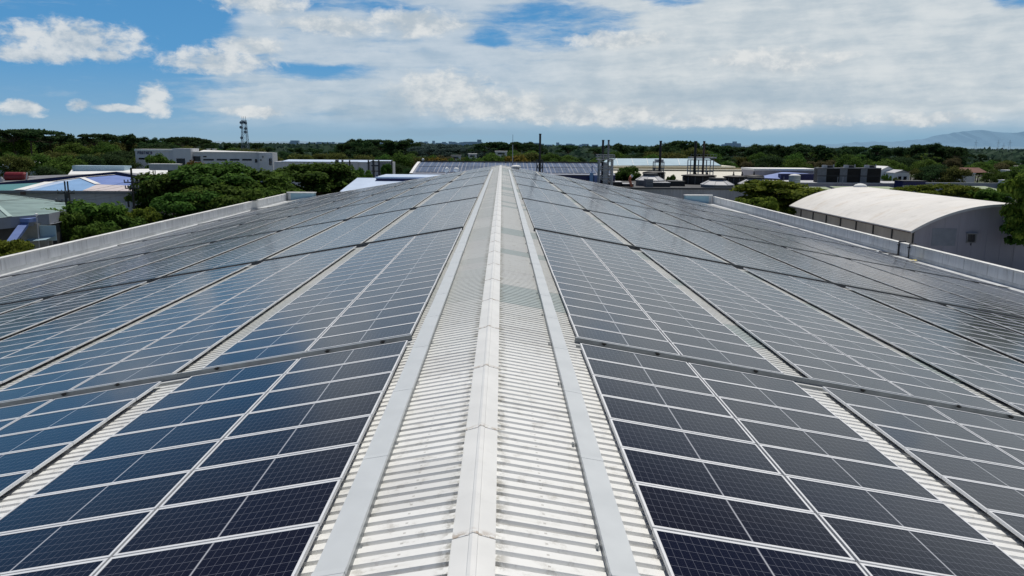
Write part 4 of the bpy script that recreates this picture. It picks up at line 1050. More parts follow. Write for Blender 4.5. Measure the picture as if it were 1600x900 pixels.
t2 = thing('lamp_post', 'thin pale lamp post in front of the sage roofed building', 'lamp post', (q.x+ox, q.y+oy, GZ)); MB().tube((0, 0, 0), (0, 0, q.z), .06, .05).build('post', M['light_grey'], t2); MB().lathe([(.05, 0), (.16, .1), (.16, .25), (.04, .32)], 10, (0, 0, q.z)).build('lamp', M['white_clean'], t2)
q = at(53, 374, 84.0)
t2 = thing('pale_awning', 'low pale teal awning beside the sage roofed building', 'awning', (q.x, q.y, q.z)); MB().quad((-1, -.6, -.25), (1.6, -.6, .05), (2.0, .8, .35), (-.8, .8, .15)).build('sheet', M['sky_roof'], t2)
for dx in (-.9, 1.5): MB().tube((dx, 0, GZ-q.z), (dx, 0, 0), .05).build('post', M['frame_steel'], t2)
w = MB(); w.box(-.4, 2.0, .7, .8, -.2, 1.4); w.build('screen', M['sky_roof'], t2)

# power poles
def power_pole(label, u, vtop, Y, arms, double):
    p = at(u, vtop, Y); H = p.z-GZ
    t = thing('power_pole', label, 'power pole', (p.x, Y, GZ), 0, 'power poles at left')
    if double:
        for dx in (-.19, .19): MB().tube((dx, 0, 0), (dx, 0, H), .12, .10).build('pole', M['black_metal'], t)
        MB().box(-.27, .27, -.22, .22, H-3.1, H-1.4).build('transformer', M['black_metal'], t)
    else: MB().tube((0, 0, 0), (0, 0, H), .20, .15).build('pole', M['black_metal'], t)
    for (dz, l0, l1) in arms:
        o = MB().box(l0, l1, -.30, -.20, H-dz, H-dz+.17).build('crossarm', M['black_metal'], t)
        n = 5
        for i in range(n):
            x = l0+(l1-l0)*(i+.1)/(n-.8)
            MB().lathe([(.06, 0), (.11, .12), (.09, .28), (.03, .36)], 8, (x, -.25, H-dz+.17)).build('insulator', M['mid_grey'], o)
    return p
p1 = power_pole('twin power pole with a crossarm in front of the patchwork roof', 103, 283, 106, ((1.65, -1.15, 1.15), (2.75, -1.5, 1.9)), True)
p2 = power_pole('single dark power pole with two side crossarms beside the big dark trees', 204.5, 262, 122, ((2.3, -1.1, 1.2), (3.2, -1.0, 1.1)), False)
for k, (dx, dz) in enumerate(((-1.0, -1.4), (1.0, -1.4), (-1.3, -2.5), (1.6, -2.5))):
    a_ = Vector((p1.x+dx, 106, p1.z+dz)); b_ = Vector((p2.x+dx*.9, 122, p2.z+dz-.7)); c_ = Vector((at(-80, 318, 92).x, 92, p1.z+dz-.3)); pts = []
    for i in range(13): f = i/12; q = c_.lerp(a_, f); q.z -= 4*f*(1-f)*.5; pts.append(q)
    for i in range(1, 13): f = i/12; q = a_.lerp(b_, f); q.z -= 4*f*(1-f)*.4; pts.append(q)
    tag(MB().path(pts, .016, 4).build('power_line', M['wire']), 'thin sagging overhead wire, %s strung between the two power poles' % ('upper left', 'upper right', 'lower left', 'lower right')[k], 'wire', 'overhead wires')

# ------------------------------------------------------------------ industrial roofscape, centre and right
# shed with grey ribbed wall just beyond the roof, carrying vents and dark drums
ox, oy = at(1090, 300, 176).x, 176.
t = thing('grey_shed', 'low shed with grey ribbed wall and dark flat roof beyond the right roof edge', 'shed', (ox, oy, GZ))
def LP(u, v, Y): p = at(u, v, Y); return Vector((p.x-ox, p.y-oy, p.z-GZ))
a_, b_ = LP(880, 296, 176), LP(1212, 296, 176); HS = LP(1100, 296, 176).z; RZ = GZ+HS
w = MB(); w.box(a_.x, b_.x, .15, 36, 0, HS)
x = a_.x
while x < b_.x: w.box(x, x+.22, .0, .147, 0, HS-.02); x += .75
w.build('wall', M['grey_wall'], t)
MB().box(a_.x-.2, b_.x+.2, -.25, 36.2, HS+.003, HS+.28).build('roof_edge', M['dark_grey'], t)
MB().box(a_.x-.22, b_.x+.22, -.27, -.0, HS+.283, HS+.36).build('edge_flashing', M['mid_grey'], t)
def octa(label, u, v0, vm, v1, wpx, Y, n=8):
    p = at(u, v1, Y); R = wpx*Y/F/2/cos(pi/n); zb_ = RZ+.28; top = at(u, v0, Y).z-zb_; mid = at(u, vm, Y).z-zb_
    t = thing('roof_vent', label, 'roof vent', (p.x, Y, zb_), 0, 'octagonal roof vents')
    MB().lathe([(R*.97, 0), (R*.97, mid-.1)], n, rot=pi/n).build('drum', M['mid_grey'], t)
    MB().lathe([(R*1.03, mid-.097), (R*1.03, mid+.08), (R*.52, top)], n, rot=pi/n).build('hood', M['light_grey'], t)
    o = MB().lathe([(R*.5, top+.003), (R*.5, top+.35), (R*.54, top+.38), (R*.54, top+.5)], n, rot=pi/n).build('neck', M['dark_grey'], t)
    for k in range(n):
        th_ = pi/n+2*pi*k/n; MB().tube((R*1.035*cos(th_), R*1.035*sin(th_), mid+.09), (R*.53*cos(th_), R*.53*sin(th_), top+.02), .05, n=5).build('hip_rib', M['mid_grey'], t)
octa('wide octagonal vent with pale hood in the middle of the grey shed roof', 1120, 281.5, 288.5, 296, 47, 180)
octa('octagonal vent with pale hood beside the sunlit tree', 1179, 280, 287.5, 296, 47, 181)
octa('octagonal vent with pale hood right of the orange pipe', 1015, 274.5, 281.5, 296, 42, 186)
def drum(label, u, v0, v1, wpx, Y, finials=2):
    zb_ = RZ+.28; p = at(u, v0, Y); R = wpx*Y/F/2; h = p.z-zb_
    t = thing('dark_drum', label, 'drum', (p.x, Y, zb_), 0, 'dark drums on the shed roof')
    MB().lathe([(R*.94, 0), (R*.96, h*.72), (R*.9, h*.8)], 22).build('shell', M['black_metal'], t)
    MB().lathe([(R*1.04, h*.80+.003), (R*1.04, h*.88), (R*.6, h*.97), (R*.2, h)], 22).build('dome', M['black_metal'], t, True)
    for k in range(finials):
        x_ = R*(-.2+.7*k/max(1, finials-1)) if finials > 1 else 0
        MB().lathe([(.25, 0), (.25, .35), (.14, .4), (.14, .9), (.05, 1.0)], 9, (x_, 0, h*.95)).build('finial', M['black_metal'], t)
    for k in range(7):
        th_ = pi+pi*(k+.5)/7; MB().tube((R*.985*cos(th_), R*.985*sin(th_), .1), (R*.985*cos(th_), R*.985*sin(th_), h*.78), .06, n=5).build('stay', M['mid_grey'], t)
drum('wide black drum under the wide stack frame', 1092, 272, 294, 52, 196, 2)
drum('black drum with two finials between the pale octagonal vents', 1150, 274, 294, 38, 193, 2)
drum('black drum with a dark dome behind the sunlit tree', 1178, 273, 292, 30, 199, 1)
drum('black domed drum at the foot of the single stack right of the round tree', 1022, 267, 290, 34, 199, 1)
drum('low black drum near the ridge left of the blue pump', 903, 272, 290, 32, 188, 1)
drum('low black drum beside the twin stack tower', 922, 277, 290, 22, 184, 0)
def roofbox(name, label, cat, u0, u1, v0, v1, Y, d, mk, cap=None, group=None):
    a_ = at(u0, v0, Y); b_ = at(u1, v1, Y); base = max(RZ+.283, GZ) if 175 < Y < 212 else GZ
    t = thing(name, label, cat, ((a_.x+b_.x)/2, Y, base), 0, group); hw = (b_.x-a_.x)/2; h = a_.z-base
    MB().box(-hw, hw, 0, d, 0, h-.12).build('body', M[mk], t); MB().box(-hw-.1, hw+.1, -.1, d+.1, h-.117, h).build('lid', M[cap or 'light_grey'], t)
    for i in range(3): MB().box(-hw*.8, hw*.8, -.05, -.003, h*(.15+.22*i), h*(.15+.22*i)+.08).build('louvre', M['dark_grey'], t)
    return t
roofbox('air_handler', 'grey duct box with pale top beside the octagonal vent right of the orange pipe', 'duct box', 1020, 1047, 285, 295, 180, 4, 'dark_grey', 'light_grey', 'duct boxes on the shed roof')
roofbox('air_handler', 'narrow grey duct box standing against the round tree vent', 'duct box', 1010, 1020, 280, 296, 179, 3, 'mid_grey', 'mid_grey', 'duct boxes on the shed roof')
roofbox('air_handler', 'low dark duct box with white sheets near the ridge', 'duct box', 950, 972, 284, 290, 181, 4, 'black_metal', 'light_grey', 'duct boxes on the shed roof')
roofbox('air_handler', 'low white topped duct box left of the orange pipe', 'duct box', 974, 990, 287, 292, 180, 4, 'black_metal', 'light_grey', 'duct boxes on the shed roof')
roofbox('air_handler', 'long dark duct box between the small tree and the wide drum', 'duct box', 1047, 1070, 283, 295, 184, 5, 'black_metal', 'dark_grey', 'duct boxes on the shed roof')
# blue pump, orange pipe
p = at(928, 272, 181); t = thing('blue_pump', 'small bright blue pump set with a thin pipe, left of the twin stack tower', 'pump', (p.x, 181, RZ+.28)); h = p.z-RZ
MB().box(-.9, -.1, 0, .8, 0, h).build('housing', M['blue_roof'], t); MB().box(.1, .9, 0, .8, 0, h*.8).build('motor', M['duct_blue'], t); MB().tube((-.4, .4, h), (-.4, .4, h+1.6), .12).build('pipe', M['duct_blue'], t)
p = at(983, 276, 179); q = at(987, 292, 179); t = thing('orange_pipe', 'short leaning orange and white pipe left of the octagonal vent', 'pipe', (q.x, 179, RZ+.28))
MB().path([(0, 0, 0), (p.x-q.x+.1, 0, p.z-RZ-.8), (p.x-q.x+.5, 0, p.z-RZ-.2)], .30, 10).build('pipe', M['orange'], t, True); MB().tube((p.x-q.x+.45, 0, p.z-RZ-.35), (p.x-q.x+.75, 0, p.z-RZ+.1), .32, n=10).build('cowl', M['white_clean'], t)
# stacks
def stack(parent, x, y, z0, z1, r, mk): 
    o = MB().tube((x, y, z0), (x, y, z1), r, r*.95, 12).build('stack', M[mk], parent, False)
    MB().tube((x, y, z1-.25), (x, y, z1+.02), r*1.12, n=12).build('rim', M['black_metal'], o)
def frame(parent, x0, x1, y0, y1, z0, z1, levels, mk, brace=True, r=.08):
    b = MB()
    for x in (x0, x1):
        for y in (y0, y1): b.tube((x, y, z0), (x, y, z1), r, n=5)
    for i in range(levels+1):
        z = z0+(z1-z0)*i/levels
        for y in (y0, y1): b.tube((x0, y, z), (x1, y, z), r*.8, n=5)
        for x in (x0, x1): b.tube((x, y0, z), (x, y1, z), r*.8, n=5)
        if brace and i < levels:
            zn = z0+(z1-z0)*(i+1)/levels
            for y in (y0, y1): b.tube((x0, y, z), (x1, y, zn), r*.6, n=5); b.tube((x1, y, z), (x0, y, zn), r*.6, n=5)
    return b.build('lattice', M[mk], parent)
zr = RZ+.28
YT = 178.; p = at(947, 252, YT); t = thing('chimney_tower', 'steel lattice tower with two chimney stacks and a railed platform', 'chimney tower', (p.x, YT, zr))
def lx(u): return at(u, 255, YT).x-p.x
def lz(v, Y=YT): return at(950, v, Y).z-zr
frame(t, lx(937), lx(957.5), 0, 2.4, 0, lz(249), 3, 'frame_steel', True, .17)
stack(t, lx(942.5), 1.2, 0, lz(218.7), .26, 'black_metal'); stack(t, lx(951.2), 1.2, 0, lz(218.7), .22, 'mid_grey')
b = MB(); b.box(lx(933), lx(960), -.4, 2.8, lz(249.5), lz(249.5)+.1); 
for zz in (lz(246), lz(242.8)):
    b.box(lx(933), lx(960), -.42, -.34, zz, zz+.20); b.box(lx(933), lx(960), 2.74, 2.82, zz, zz+.20); b.box(lx(933)-.04, lx(933)+.04, -.34, 2.74, zz, zz+.09); b.box(lx(960)-.04, lx(960)+.04, -.34, 2.74, zz, zz+.09)
for u in (933, 942, 951, 960): b.box(lx(u)-.045, lx(u)+.045, -.41, -.33, lz(249.5)+.1, lz(242.8)); 
b.build('platform', M['frame_steel'], t)
MB().box(lx(943.5), lx(950.5), .3, 2.0, 0, lz(256)).build('cabinet', M['light_grey'], t)
YT = 170.; p = at(843.5, 252, YT); t = thing('single_stack', 'lone black chimney stack right of the ridge end with a short base frame', 'chimney', (p.x, YT, GZ))
stack(t, 0, 0, 0, at(844, 209, YT).z-GZ, .24, 'black_metal')
frame(t, -.62, .62, -.5, .6, 0, at(844, 250, YT).z-GZ, 9, 'dark_grey', True, .08)
p = at(801, 256, 172); t = thing('thin_mast', 'thin grey antenna mast rising above the ridge end', 'mast', (p.x, 172, GZ)); h = at(801, 210, 172).z-GZ; h1 = at(801, 226, 172).z-GZ
MB().tube((0, 0, 0), (0, 0, h1), .10, .08).build('lower_tube', M['light_grey'], t); MB().tube((0, 0, h1), (0, 0, h), .05, .03).build('upper_tube', M['dark_grey'], t)
YT = 204.; p = at(1030, 252, YT); t = thing('framed_chimney', 'black chimney stack held by a narrow white legged frame before the pale blue roof', 'chimney tower', (p.x, YT, zr))
lx = lambda u: at(u, 255, YT).x-p.x
lz = lambda v: at(1030, v, YT).z-zr
frame(t, lx(1023.5), lx(1037.5), 0, 2.4, 0, lz(253.5), 3, 'frame_steel', False, .12); MB().box(lx(1023), lx(1038), -.2, 2.6, lz(253.5), lz(252.5)).build('platform', M['frame_steel'], t)
MB().box(lx(1025), lx(1037), .2, 2.0, lz(252.4), lz(249)).build('cabinet', M['light_grey'], t)
stack(t, lx(1031), -.1, 0, lz(220), .32, 'black_metal')
YT = 200.; p = at(1096, 252, YT); t = thing('double_chimney', 'two rusty black stacks passing through a wide railed pale steel frame', 'chimney tower', (p.x, YT, zr))
lx = lambda u: at(u, 255, YT).x-p.x
lz = lambda v: at(1096, v, YT).z-zr
for a_, b_ in ((1079, 1091.5), (1091.5, 1104), (1104, 1115)): frame(t, lx(a_)+.02, lx(b_)-.02, 0, 3, 0, lz(250), 4, 'frame_steel', False, .12)
MB().box(lx(1079), lx(1119), -.3, 3.3, lz(247.5), lz(245.5)).build('platform', M['frame_steel'], t)
b = MB(); 
for u in range(1079, 1120, 5): b.tube((lx(u), -.25, lz(246)), (lx(u), -.25, lz(241)), .035, n=4)
b.box(lx(1079), lx(1119), -.29, -.22, lz(241.3), lz(241)); b.build('railing', M['frame_steel'], t)
stack(t, lx(1085), -.45, 0, lz(220.5), .33, 'black_metal'); stack(t, lx(1098), -.45, 0, lz(220.5), .27, 'rust_metal')

# pale blue roof with cream wall
ox, oy = at(1080, 260, 296).x, 296.
t = thing('cream_factory', 'long cream walled factory with a pale blue sheet roof', 'factory', (ox, oy, GZ))
def LP(u, v, Y): p = at(u, v, Y); return Vector((p.x-ox, p.y-oy, p.z-GZ))
r = MB(); r.quad(LP(940, 258.5, 300), LP(1127, 258.5, 300), LP(1108, 247.8, 318), LP(950, 247.5, 318)); r.quad(LP(940, 258.5, 300), LP(950, 247.5, 318), LP(930, 262, 330)); r.quad(LP(1127, 258.5, 300), LP(1130, 262, 330), LP(1108, 247.8, 318)); r.build('roof', M['sky_roof'], t)
b = MB()
for u in (966, 990, 1013, 1038, 1062, 1086):
    b.quad(LP(u-.35, 258.3, 299.8)+Vector((0, 0, .1)), LP(u+.35, 258.3, 299.8)+Vector((0, 0, .1)), LP(u-3+.3, 247.8, 317.8)+Vector((0, 0, .15)), LP(u-3-.3, 247.8, 317.8)+Vector((0, 0, .15)))
b.build('roof_seam', M['white_clean'], t)
a_, b_ = LP(935, 258, 300), LP(1149, 258, 300); w = MB(); w.box(a_.x, b_.x, 4.1, 30, 0, a_.z-.1); w.build('upper_wall', M['cream'], t)
a_, b_ = LP(935, 262, 298), LP(1181, 262, 298); w = MB(); w.box(a_.x, b_.x, 2, 4.0, 0, LP(1060, 262, 298).z); w.build('band_wall', M['cream_dark'], t)
MB().box(a_.x, LP(1149, 262, 298).x, 1.9, 3, LP(1060, 261.8, 298).z, LP(1060, 259.8, 298).z).build('ledge', M['cream'], t)
a_, b_ = LP(990, 266, 294), LP(1277, 266, 294); zl = LP(1060, 266, 294).z; w = MB(); xl, xr = LP(935, 266, 294).x, LP(1177, 266, 294).x; zf = LP(1060, 284, 262).z; w.quad((xl, -34, zf), (xr, -34, zf), (xr, 1.8, zl), (xl, 1.8, zl)); w.build('lower_roof', M['cream_roof'], t); MB().box(xl+.3, xr-.3, -33.7, 1.7, 0, zf-.05).build('lower_wall', M['cream'], t)
MB().box(LP(935, 266, 294).x, LP(1177, 266, 294).x, -2.1, 1.9, zl+.003, zl+.35).build('parapet', M['cream'], t)

# blue gabled building
ox, oy = at(1215, 270, 262).x, 262.
t = thing('blue_gable_building', 'low building with a navy wall, violet blue gable roof and white eaves line', 'building', (ox, oy, GZ))
def LP(u, v, Y): p = at(u, v, Y); return Vector((p.x-ox, p.y-oy, p.z-GZ))
a_, b_ = LP(1178, 271, 268), LP(1279, 271, 268); zt = LP(1230, 266.5, 268).z
MB().box(a_.x, b_.x, 6, 20, 0, zt).build('rear_wall', M['lilac_wall'], t); MB().box(a_.x-.2, b_.x+.2, 5.7, 20.2, zt+.003, zt+.6).build('eaves', M['white_clean'], t)
r = MB(); r.quad(LP(1180, 277, 262), LP(1220, 279.5, 259), LP(1240, 271, 266), LP(1224, 268.5, 267.5)); r.quad(LP(1220, 279.5, 259), LP(1279, 275, 262), LP(1262, 271, 266), LP(1224, 268.5, 267.5)); r.build('roof', M['violet_roof'], t)
a_, b_ = LP(1220.5, 272, 259), LP(1277, 272, 259); MB().box(a_.x, b_.x, -3, -.2, 0, LP(1250, 271.8, 259).z).build('front_wall', M['navy'], t)
MB().box(a_.x, b_.x, -3.3, -3.003, 0, LP(1250, 282, 259).z).build('plinth', M['light_grey'], t)
p = LP(1275.5, 269.5, 258.5); MB().lathe([(.5, -.5), (.5, .5)], 12, (p.x-.3, p.y, p.z)).build('lamp_globe', M['white_clean'], t)
# water tank
p = at(1241, 288, 205); t = thing('water_tank', 'white cylindrical water tank with a domed lid behind the sunlit tree', 'water tank', (p.x, 205, p.z)); h = at(1241, 272, 205).z-p.z; R = 8.6*205/F
MB().lathe([(R*.97, 0), (R, h*.05), (R, h*.78), (R*.96, h*.8)], 24).build('shell', M['light_grey'], t, False); MB().lathe([(R*1.03, h*.803), (R*1.02, h*.86), (R*.7, h*.96), (R*.2, h)], 24).build('lid', M['white_clean'], t, True)
for f in (.25, .5): MB().lathe([(R*1.015, h*f), (R*1.015, h*f+.12)], 24).build('hoop', M['white_clean'], t)
MB().lathe([(R*.8, GZ-p.z), (R*.8, -.003)], 8).build('stand', M['concrete'], t)
# cooling towers on a grey plinth building
YC = 238.; a_ = at(1206, 287, YC); b_ = at(1440, 288, YC)
t = thing('plant_room', 'low grey flat roofed plant room carrying the three cooling towers', 'building', ((a_.x+b_.x)/2, YC, GZ)); hw = (b_.x-a_.x)/2; zp = at(1320, 286.5, YC).z
MB().box(-hw, hw, -2, 14, 0, zp-GZ).build('wall', M['lilac_wall'], t); MB().box(-hw-.15, hw+.15, -2.15, 14.15, zp-GZ+.003, zp-GZ+.25).build('parapet', M['light_grey'], t)
for u in (1224, 1308, 1316): q = at(u, 285, YC-2); MB().tube((q.x-(a_.x+b_.x)/2, -2.3, zp-GZ-1.5), (q.x-(a_.x+b_.x)/2, -2.3, zp-GZ+2.0), .08, n=6).build('standpipe', M['frame_steel'], t)
for i, (u0, um, u1) in enumerate(((1277.5, 1291.5, 1312), (1312.2, 1324, 1344.5), (1344.7, 1355, 1377))):
    A_, Mx, B2 = at(u0, 275, YC), at(um, 275, YC), at(u1, 275, YC); zt = at((u0+u1)/2, 262.3, YC).z; zb_ = zp+.25; h = zt-zb_
    t = thing('cooling_tower', 'dark louvred cooling tower with grey end panels, %s of three' % ('left', 'middle', 'right')[i], 'cooling tower', (Mx.x, YC, zb_), 0, 'cooling towers on the plant room')
    MB().box(A_.x-Mx.x, B2.x-Mx.x, .3, 3.0, 0, h-.25).build('casing', M['black_metal'], t)
    for z0, z1 in ((0.02, h*.42), (h*.47, h-.28)): MB().box(A_.x-Mx.x+.02, -.02, .12, .297, z0, z1).build('end_panel', M['mid_grey'], t)
    lv = MB(); 
    for k in range(14): z = h*.04+k*(h*.9)/14; lv.quad((.05, .28, z), (B2.x-Mx.x-.05, .28, z), (B2.x-Mx.x-.05, .10, z+.12), (.05, .10, z+.12))
    lv.build('louvre', M['black'], t)
    MB().box(A_.x-Mx.x, B2.x-Mx.x, .05, .297, h*.43, h*.46).build('girt', M['dark_grey'], t)
    MB().box(A_.x-Mx.x-.1, B2.x-Mx.x-.12, .0, 3.2, h-.247, h).build('deck', M['mid_grey'], t)
    wd = B2.x-A_.x; f = MB().lathe([(1.1, 0), (1.0, .35), (1.15, .7)], 18, (A_.x-Mx.x+wd*.62, 1.9, h+.003)).build('fan_cowl', M['dark_grey'], t)
    MB().box(A_.x-Mx.x+wd*.3, A_.x-Mx.x+wd*.48, 1.2, 2.4, h+.003, h+.8).build('motor', M['light_grey'], t)
    MB().box(A_.x-Mx.x+wd*.7, A_.x-Mx.x+wd*.74, .3, .5, h+.003, h+1.0).build('ladder_top', M['light_grey'], t)
# white houses right of the towers
for i, (u0, u1, v0, ve, Y, d) in enumerate(((1376, 1398, 259.3, 266, 275, 'taller white house with a steep pale roof beside the cooling towers'), (1398, 1422, 265, 270, 268, 'lower white house with a grey roof right of the taller one'))):
    a_ = at(u0, ve, Y); b_ = at(u1, ve, Y); rz = at((u0+u1)/2, v0, Y+4).z
    t = thing('white_house', d, 'house', ((a_.x+b_.x)/2, Y, GZ), 0, 'white houses by the plant room'); hw = (b_.x-a_.x)/2; he = a_.z-GZ; hr = rz-GZ
    MB().box(-hw, hw, 0, 9, 0, he).build('wall', M['white_clean'], t)
    b = MB(); b.quad((-hw-.4, -.5, he+.02), (hw+.4, -.5, he+.02), (0 if i == 0 else hw*.8, 4.5, hr), (0 if i == 0 else -hw*.8, 4.5, hr)) if False else None
    b.quad((-hw-.3, -.4, he), (0, -.4, hr), (0, 9.4, hr), (-hw-.3, 9.4, he)); b.quad((0, -.4, hr), (hw+.3, -.4, he), (hw+.3, 9.4, he), (0, 9.4, hr)); b.quad((-hw, -.01, he), (hw, -.01, he), (0, -.01, hr-.1)); b.build('roof', M['white_clean'] if i == 0 else M['light_grey'], t)
    MB().box(-hw*.5, -hw*.1, -.06, -.004, he-2.4, he-1.2).build('window', M['glass'], t); MB().box(hw*.2, hw*.6, -.06, -.004, he-2.4, he-1.2).build('window', M['glass'], t)
tree_px('near_mid', 'broadleaf_tree', 'small green tree in front of the white houses', 1386, 271, 252, 14)
tree_px('near_mid', 'broadleaf_tree', 'small green tree at the left corner of the long grey wall', 1400, 276, 250, 12)
# long walls at right
a_ = at(1411, 283.5, 226); b_ = at(1448, 283.5, 226); t = thing('navy_shed', 'low navy blue shed left of the long grey boundary wall', 'shed', ((a_.x+b_.x)/2, 226, GZ)); hw = (b_.x-a_.x)/2; h = a_.z-GZ
MB().box(-hw, hw, 0, 5, 0, h).build('wall', M['navy'], t); MB().box(-hw-.1, hw+.1, -.3, 5.2, h+.003, h+.2).build('roof', M['dark_grey'], t); MB().box(-hw, hw, -.4, -.003, 0, at(1430, 289.5, 226).z-GZ).build('plinth', M['light_grey'], t)
a_ = at(1448, 284.5, 220); b_ = at(1566, 286, 220); t = thing('boundary_wall', 'long pale grey boundary wall behind the shrubs at right', 'wall', ((a_.x+b_.x)/2, 220, GZ)); hw = (b_.x-a_.x)/2; h = a_.z-GZ-.3
MB().box(-hw, hw, 0, .5, 0, h).build('panel', M['lilac_wall'], t); MB().box(-hw-.05, hw+.05, -.08, .58, h+.003, h+.2).build('coping', M['light_grey'], t)
a_ = at(1565, 281, 219); b_ = at(1576, 281, 219); t = thing('gate_cabin', 'small white cabin at the right end of the boundary wall', 'cabin', ((a_.x+b_.x)/2, 219, GZ)); h = a_.z-GZ
MB().box(-.95, .95, -.6, 1.4, 0, h-.15).build('wall', M['pale_wall'], t); MB().box(-1.1, 1.1, -.8, 1.6, h-.147, h).build('roof', M['white_clean'], t); MB().box(-.4, .3, -.66, -.604, h-1.3, h-.5).build('window', M['glass'], t)
for i, (u0, u1, v0, v1, Y) in enumerate(((1268, 1318, 292, 301, 192), (1318, 1420, 291.5, 298, 200), (1522, 1580, 291, 300, 190))):
    a_ = at(u0, v1, Y); b_ = at(u1, v1, Y); zt = at((u0+u1)/2, v0, Y+10).z
    t = thing('green_roof_shed', 'pale green roofed low shed %s' % ('between the sunlit tree and the arched shed', 'behind the crown of the arched shed', 'beyond the shrubs at right')[i], 'shed', ((a_.x+b_.x)/2, Y, GZ), 0, 'pale green roofed sheds')
    hw = (b_.x-a_.x)/2; he = a_.z-GZ
    MB().box(-hw+.2, hw-.2, .3, 10, 0, he-.1).build('wall', M['dark_grey'], t); b = MB(); b.quad((-hw, -.3, he), (hw, -.3, he), (hw-.4, 10, zt-GZ), (-hw+.4, 10, zt-GZ)); b.build('roof', M['moss_roof'], t); MB().box(-hw, hw, -.32, -.2, he-.3, he-.004).build('gutter', M['dark_grey'], t)
a_ = at(1506, 270, 270); b_ = at(1524, 270, 270); t = thing('brown_roof_house', 'house with a brown roof and pale wall among the trees at right', 'house', ((a_.x+b_.x)/2, 270, GZ)); hw = (b_.x-a_.x)/2; h = a_.z-GZ
MB().box(-hw, hw, 0, 8, 0, h).build('wall', M['white_clean'], t); b = MB(); b.quad((-hw-.6, -.6, h), (hw+4, -.6, h+.2), (hw+3.4, 4, h+1.7), (-hw, 4, h+1.7)); b.quad((-hw-.6, 8.6, h), (hw+4, 8.6, h), (hw+3.4, 4, h+1.7), (-hw, 4, h+1.7)); b.build('roof', M['brown_roof'], t); MB().box(-hw*.2, hw*.35, -.06, -.004, .2, 2.6).build('door', M['glass'], t); MB().box(-hw*.9, hw*.9, -.8, -.6, h-.3, h-.05).build('eaves_board', M['white_clean'], t)
for i, (u, v, w_, d) in enumerate(((738, 240, 12, 'pale flat building half buried in the trees above the solar hall'), (783, 236, 18, 'long pale roof in the trees just left of the ridge end mast'), (1586, 266, 12, 'white flat roof among the trees at the right edge'), (712, 242.5, 14, 'low grey roof in the trees left of the pale flat building'))):
    Y = 372. if i != 2 else 262.; p = at(u, v, Y); hw = w_*Y/F/2; h = p.z-GZ
    t = thing('hidden_house', d, 'house', (p.x, Y if i != 2 else 262, GZ), 0, 'roofs half hidden in the woods'); MB().box(-hw, hw, 0, 6, 0, h-.35).build('wall', M['pale_wall'], t); MB().box(-hw-.3, hw+.3, -.4, 6.4, h-.347, h).build('roof', M['white_clean'] if i != 3 else M['mid_grey'], t); MB().box(-hw*.6, hw*.6, -.05, -.004, h-1.6, h-.8).build('window', M['glass'], t)

# arched shed, right
XE, XC, HR, YN, YFr = 53.6, 66.0, 3.6, 102.2, 145.0; ZE = -7.55
t = thing('arched_shed', 'large shed at right with a white barrel arched roof and grey lilac end wall', 'shed', (XC, YN, GZ)); hw = XC-XE; ze = ZE-GZ
R = (hw*hw+HR*HR)/(2*HR); th0 = math.asin(hw/R); NN = 28
arc = [(R*sin(-th0+2*th0*i/NN), ze+HR-R+R*cos(-th0+2*th0*i/NN)) for i in range(NN+1)]
dY = YFr-YN
r = MB()
for (xa, za), (xb, zb2) in zip(arc, arc[1:]):
    r.quad((xa, -.7, za+.12), (xb, -.7, zb2+.12), (xb, dY+.7, zb2+.12), (xa, dY+.7, za+.12)); r.quad((xa, -.7, za-.04), (xa, dY+.7, za-.04), (xb, dY+.7, zb2-.04), (xb, -.7, zb2-.04)); r.quad((xa, -.7, za-.04), (xb, -.7, zb2-.04), (xb, -.7, zb2+.12), (xa, -.7, za+.12))
r.quad((arc[0][0], -.7, ze-.04), (arc[0][0], -.7, ze+.12), (arc[0][0], dY+.7, ze+.12), (arc[0][0], dY+.7, ze-.04))
M['arch_roof'] = mat('white arched roof', C(.76, .735, .69), .7, var=.07, scale=.22, dirt=.22)
K = M['arch_roof']; q_ = NT(K.node_tree); p_ = K.node_tree.nodes['Principled BSDF']; src_ = p_.inputs['Base Color'].links[0].from_socket
tc_ = q_.node('ShaderNodeTexCoord').outputs['Object']; X_, Y_, Z_ = q_.sep(tc_)
seam_ = q_.math('LESS_THAN', q_.math('FRACT', q_.math('DIVIDE', Y_, 1.05)), .07)
c_ = q_.mix(q_.math('MULTIPLY', seam_, .16), src_, C(.30, .28, .25))
st_ = q_.noise(q_.comb(q_.math('MULTIPLY', X_, .25), q_.math('MULTIPLY', Y_, .5), 0), .6, 8, .65)
c_ = q_.mix(q_.math('MULTIPLY', q_.smooth(st_, .52, .72), .42), c_, C(.52, .40, .27))
q_.put(p_.inputs['Base Color'], c_)
r.build('roof', M['arch_roof'], t)
e = MB()
for (xa, za), (xb, zb2) in zip(arc, arc[1:]): e.quad((xa, -.74, za-.22), (xb, -.74, zb2-.22), (xb, -.74, zb2+.0), (xa, -.74, za+.0))
e.build('verge_trim', M['light_grey'], t)
w = MB(); w.quad((-hw+.9, .0, 0), (hw-.9, .0, 0), *[(x*.93, .0, z-.06) for x, z in reversed(arc)]); w.build('end_wall', M['lilac_wall'], t)
w = MB(); w.quad((-hw+.9, dY, 0), (hw-.9, dY, 0), *[(x*.93, dY, z-.06) for x, z in reversed(arc)]); w.build('end_wall', M['lilac_wall'], t)
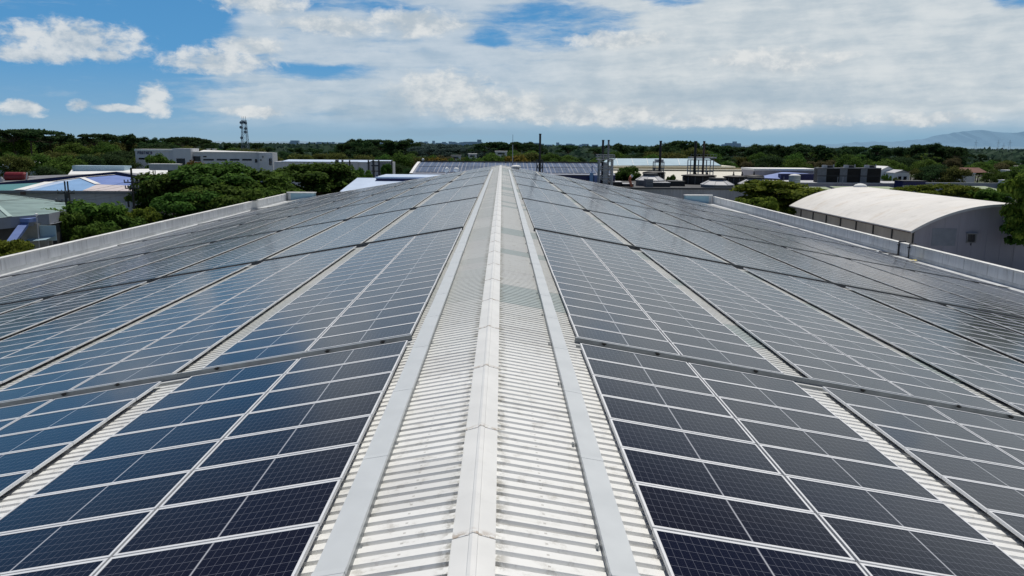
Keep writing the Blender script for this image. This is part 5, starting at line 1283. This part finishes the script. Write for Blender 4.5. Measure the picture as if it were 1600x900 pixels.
for sgn in (-1, 1):
    w = MB(); w.quad((sgn*(hw-.9), 0, 0), (sgn*(hw-.9), dY, 0), (sgn*(hw-.9), dY, ze+.15), (sgn*(hw-.9), 0, ze+.15)); w.build('side_wall', M['beige_wall'], t)
for k in range(8):
    yk = .25+k*(dY-.6)/7.5
    MB().tube((-hw+.82, yk, 0), (-hw+.82, yk, ze-.1), .11, n=8).build('downpipe', M['dark_grey'], t)
b = MB(); y_ = 0
while y_ < dY: b.box(-hw+.05, -hw+.9, y_, y_+.1, ze-.20, ze-.05); y_ += 1.15
b.build('eaves_bracket', M['mid_grey'], t)
MB().box(-hw-.05, -hw+.16, -.7, dY+.7, ze-.14, ze-.045).build('gutter', M['rust_metal'], t)
for (x0_, x1_, z0_, z1_) in ((-9.2, -6.0, 3.6, 5.9), (-9.4, -6.4, .6, 2.2)): MB().box(x0_, x1_, -.04, -.003, z0_, z1_).build('patch_panel', M['fascia'], t)
q = at(1517, 372, YN); wx, wz = q.x-XC, q.z-GZ
b = MB(); 
for (a0, a1, c0_, c1) in ((-.62, .62, .5, .62), (-.62, .62, -.62, -.5), (-.62, -.5, -.5, .5), (.5, .62, -.5, .5)): b.box(wx+a0, wx+a1, -.16, -.004, wz+c0_, wz+c1)
o = b.build('window', M['mid_grey'], t); MB().box(wx-.498, wx+.498, -.03, -.004, wz-.498, wz+.498).build('pane', M['dark_grey'], o); MB().box(wx-.75, wx+.75, -.5, -.004, wz+.63, wz+.70).build('canopy', M['fascia'], o); MB().tube((wx+.05, -.08, wz-.95), (wx+.05, -.08, wz-.63), .06).build('drip_pipe', M['dark_grey'], o)
sm_ = MB()
for k in range(1, 12): x_ = -hw+1+k*(2*hw-2)/12; sm_.box(x_-.02, x_+.02, -.03, -.003, 0.02, ze-.2+HR*(1-(x_/hw)**2)*.93)
sm_.build('wall_seam', M['lilac_wall'], t)
t2 = thing('dome_vent', 'little white dome vent at the far end of the arched roof crown', 'vent', (XC-.0, YFr-.6, ZE+HR+.12)); MB().lathe([(1.15, -.1), (1.15, .15), (.9, .42), (.4, .58), (.05, .62)], 18).build('dome', M['white_clean'], t2, True); MB().lathe([(1.25, -.12), (1.25, .02)], 18).build('flange', M['light_grey'], t2)
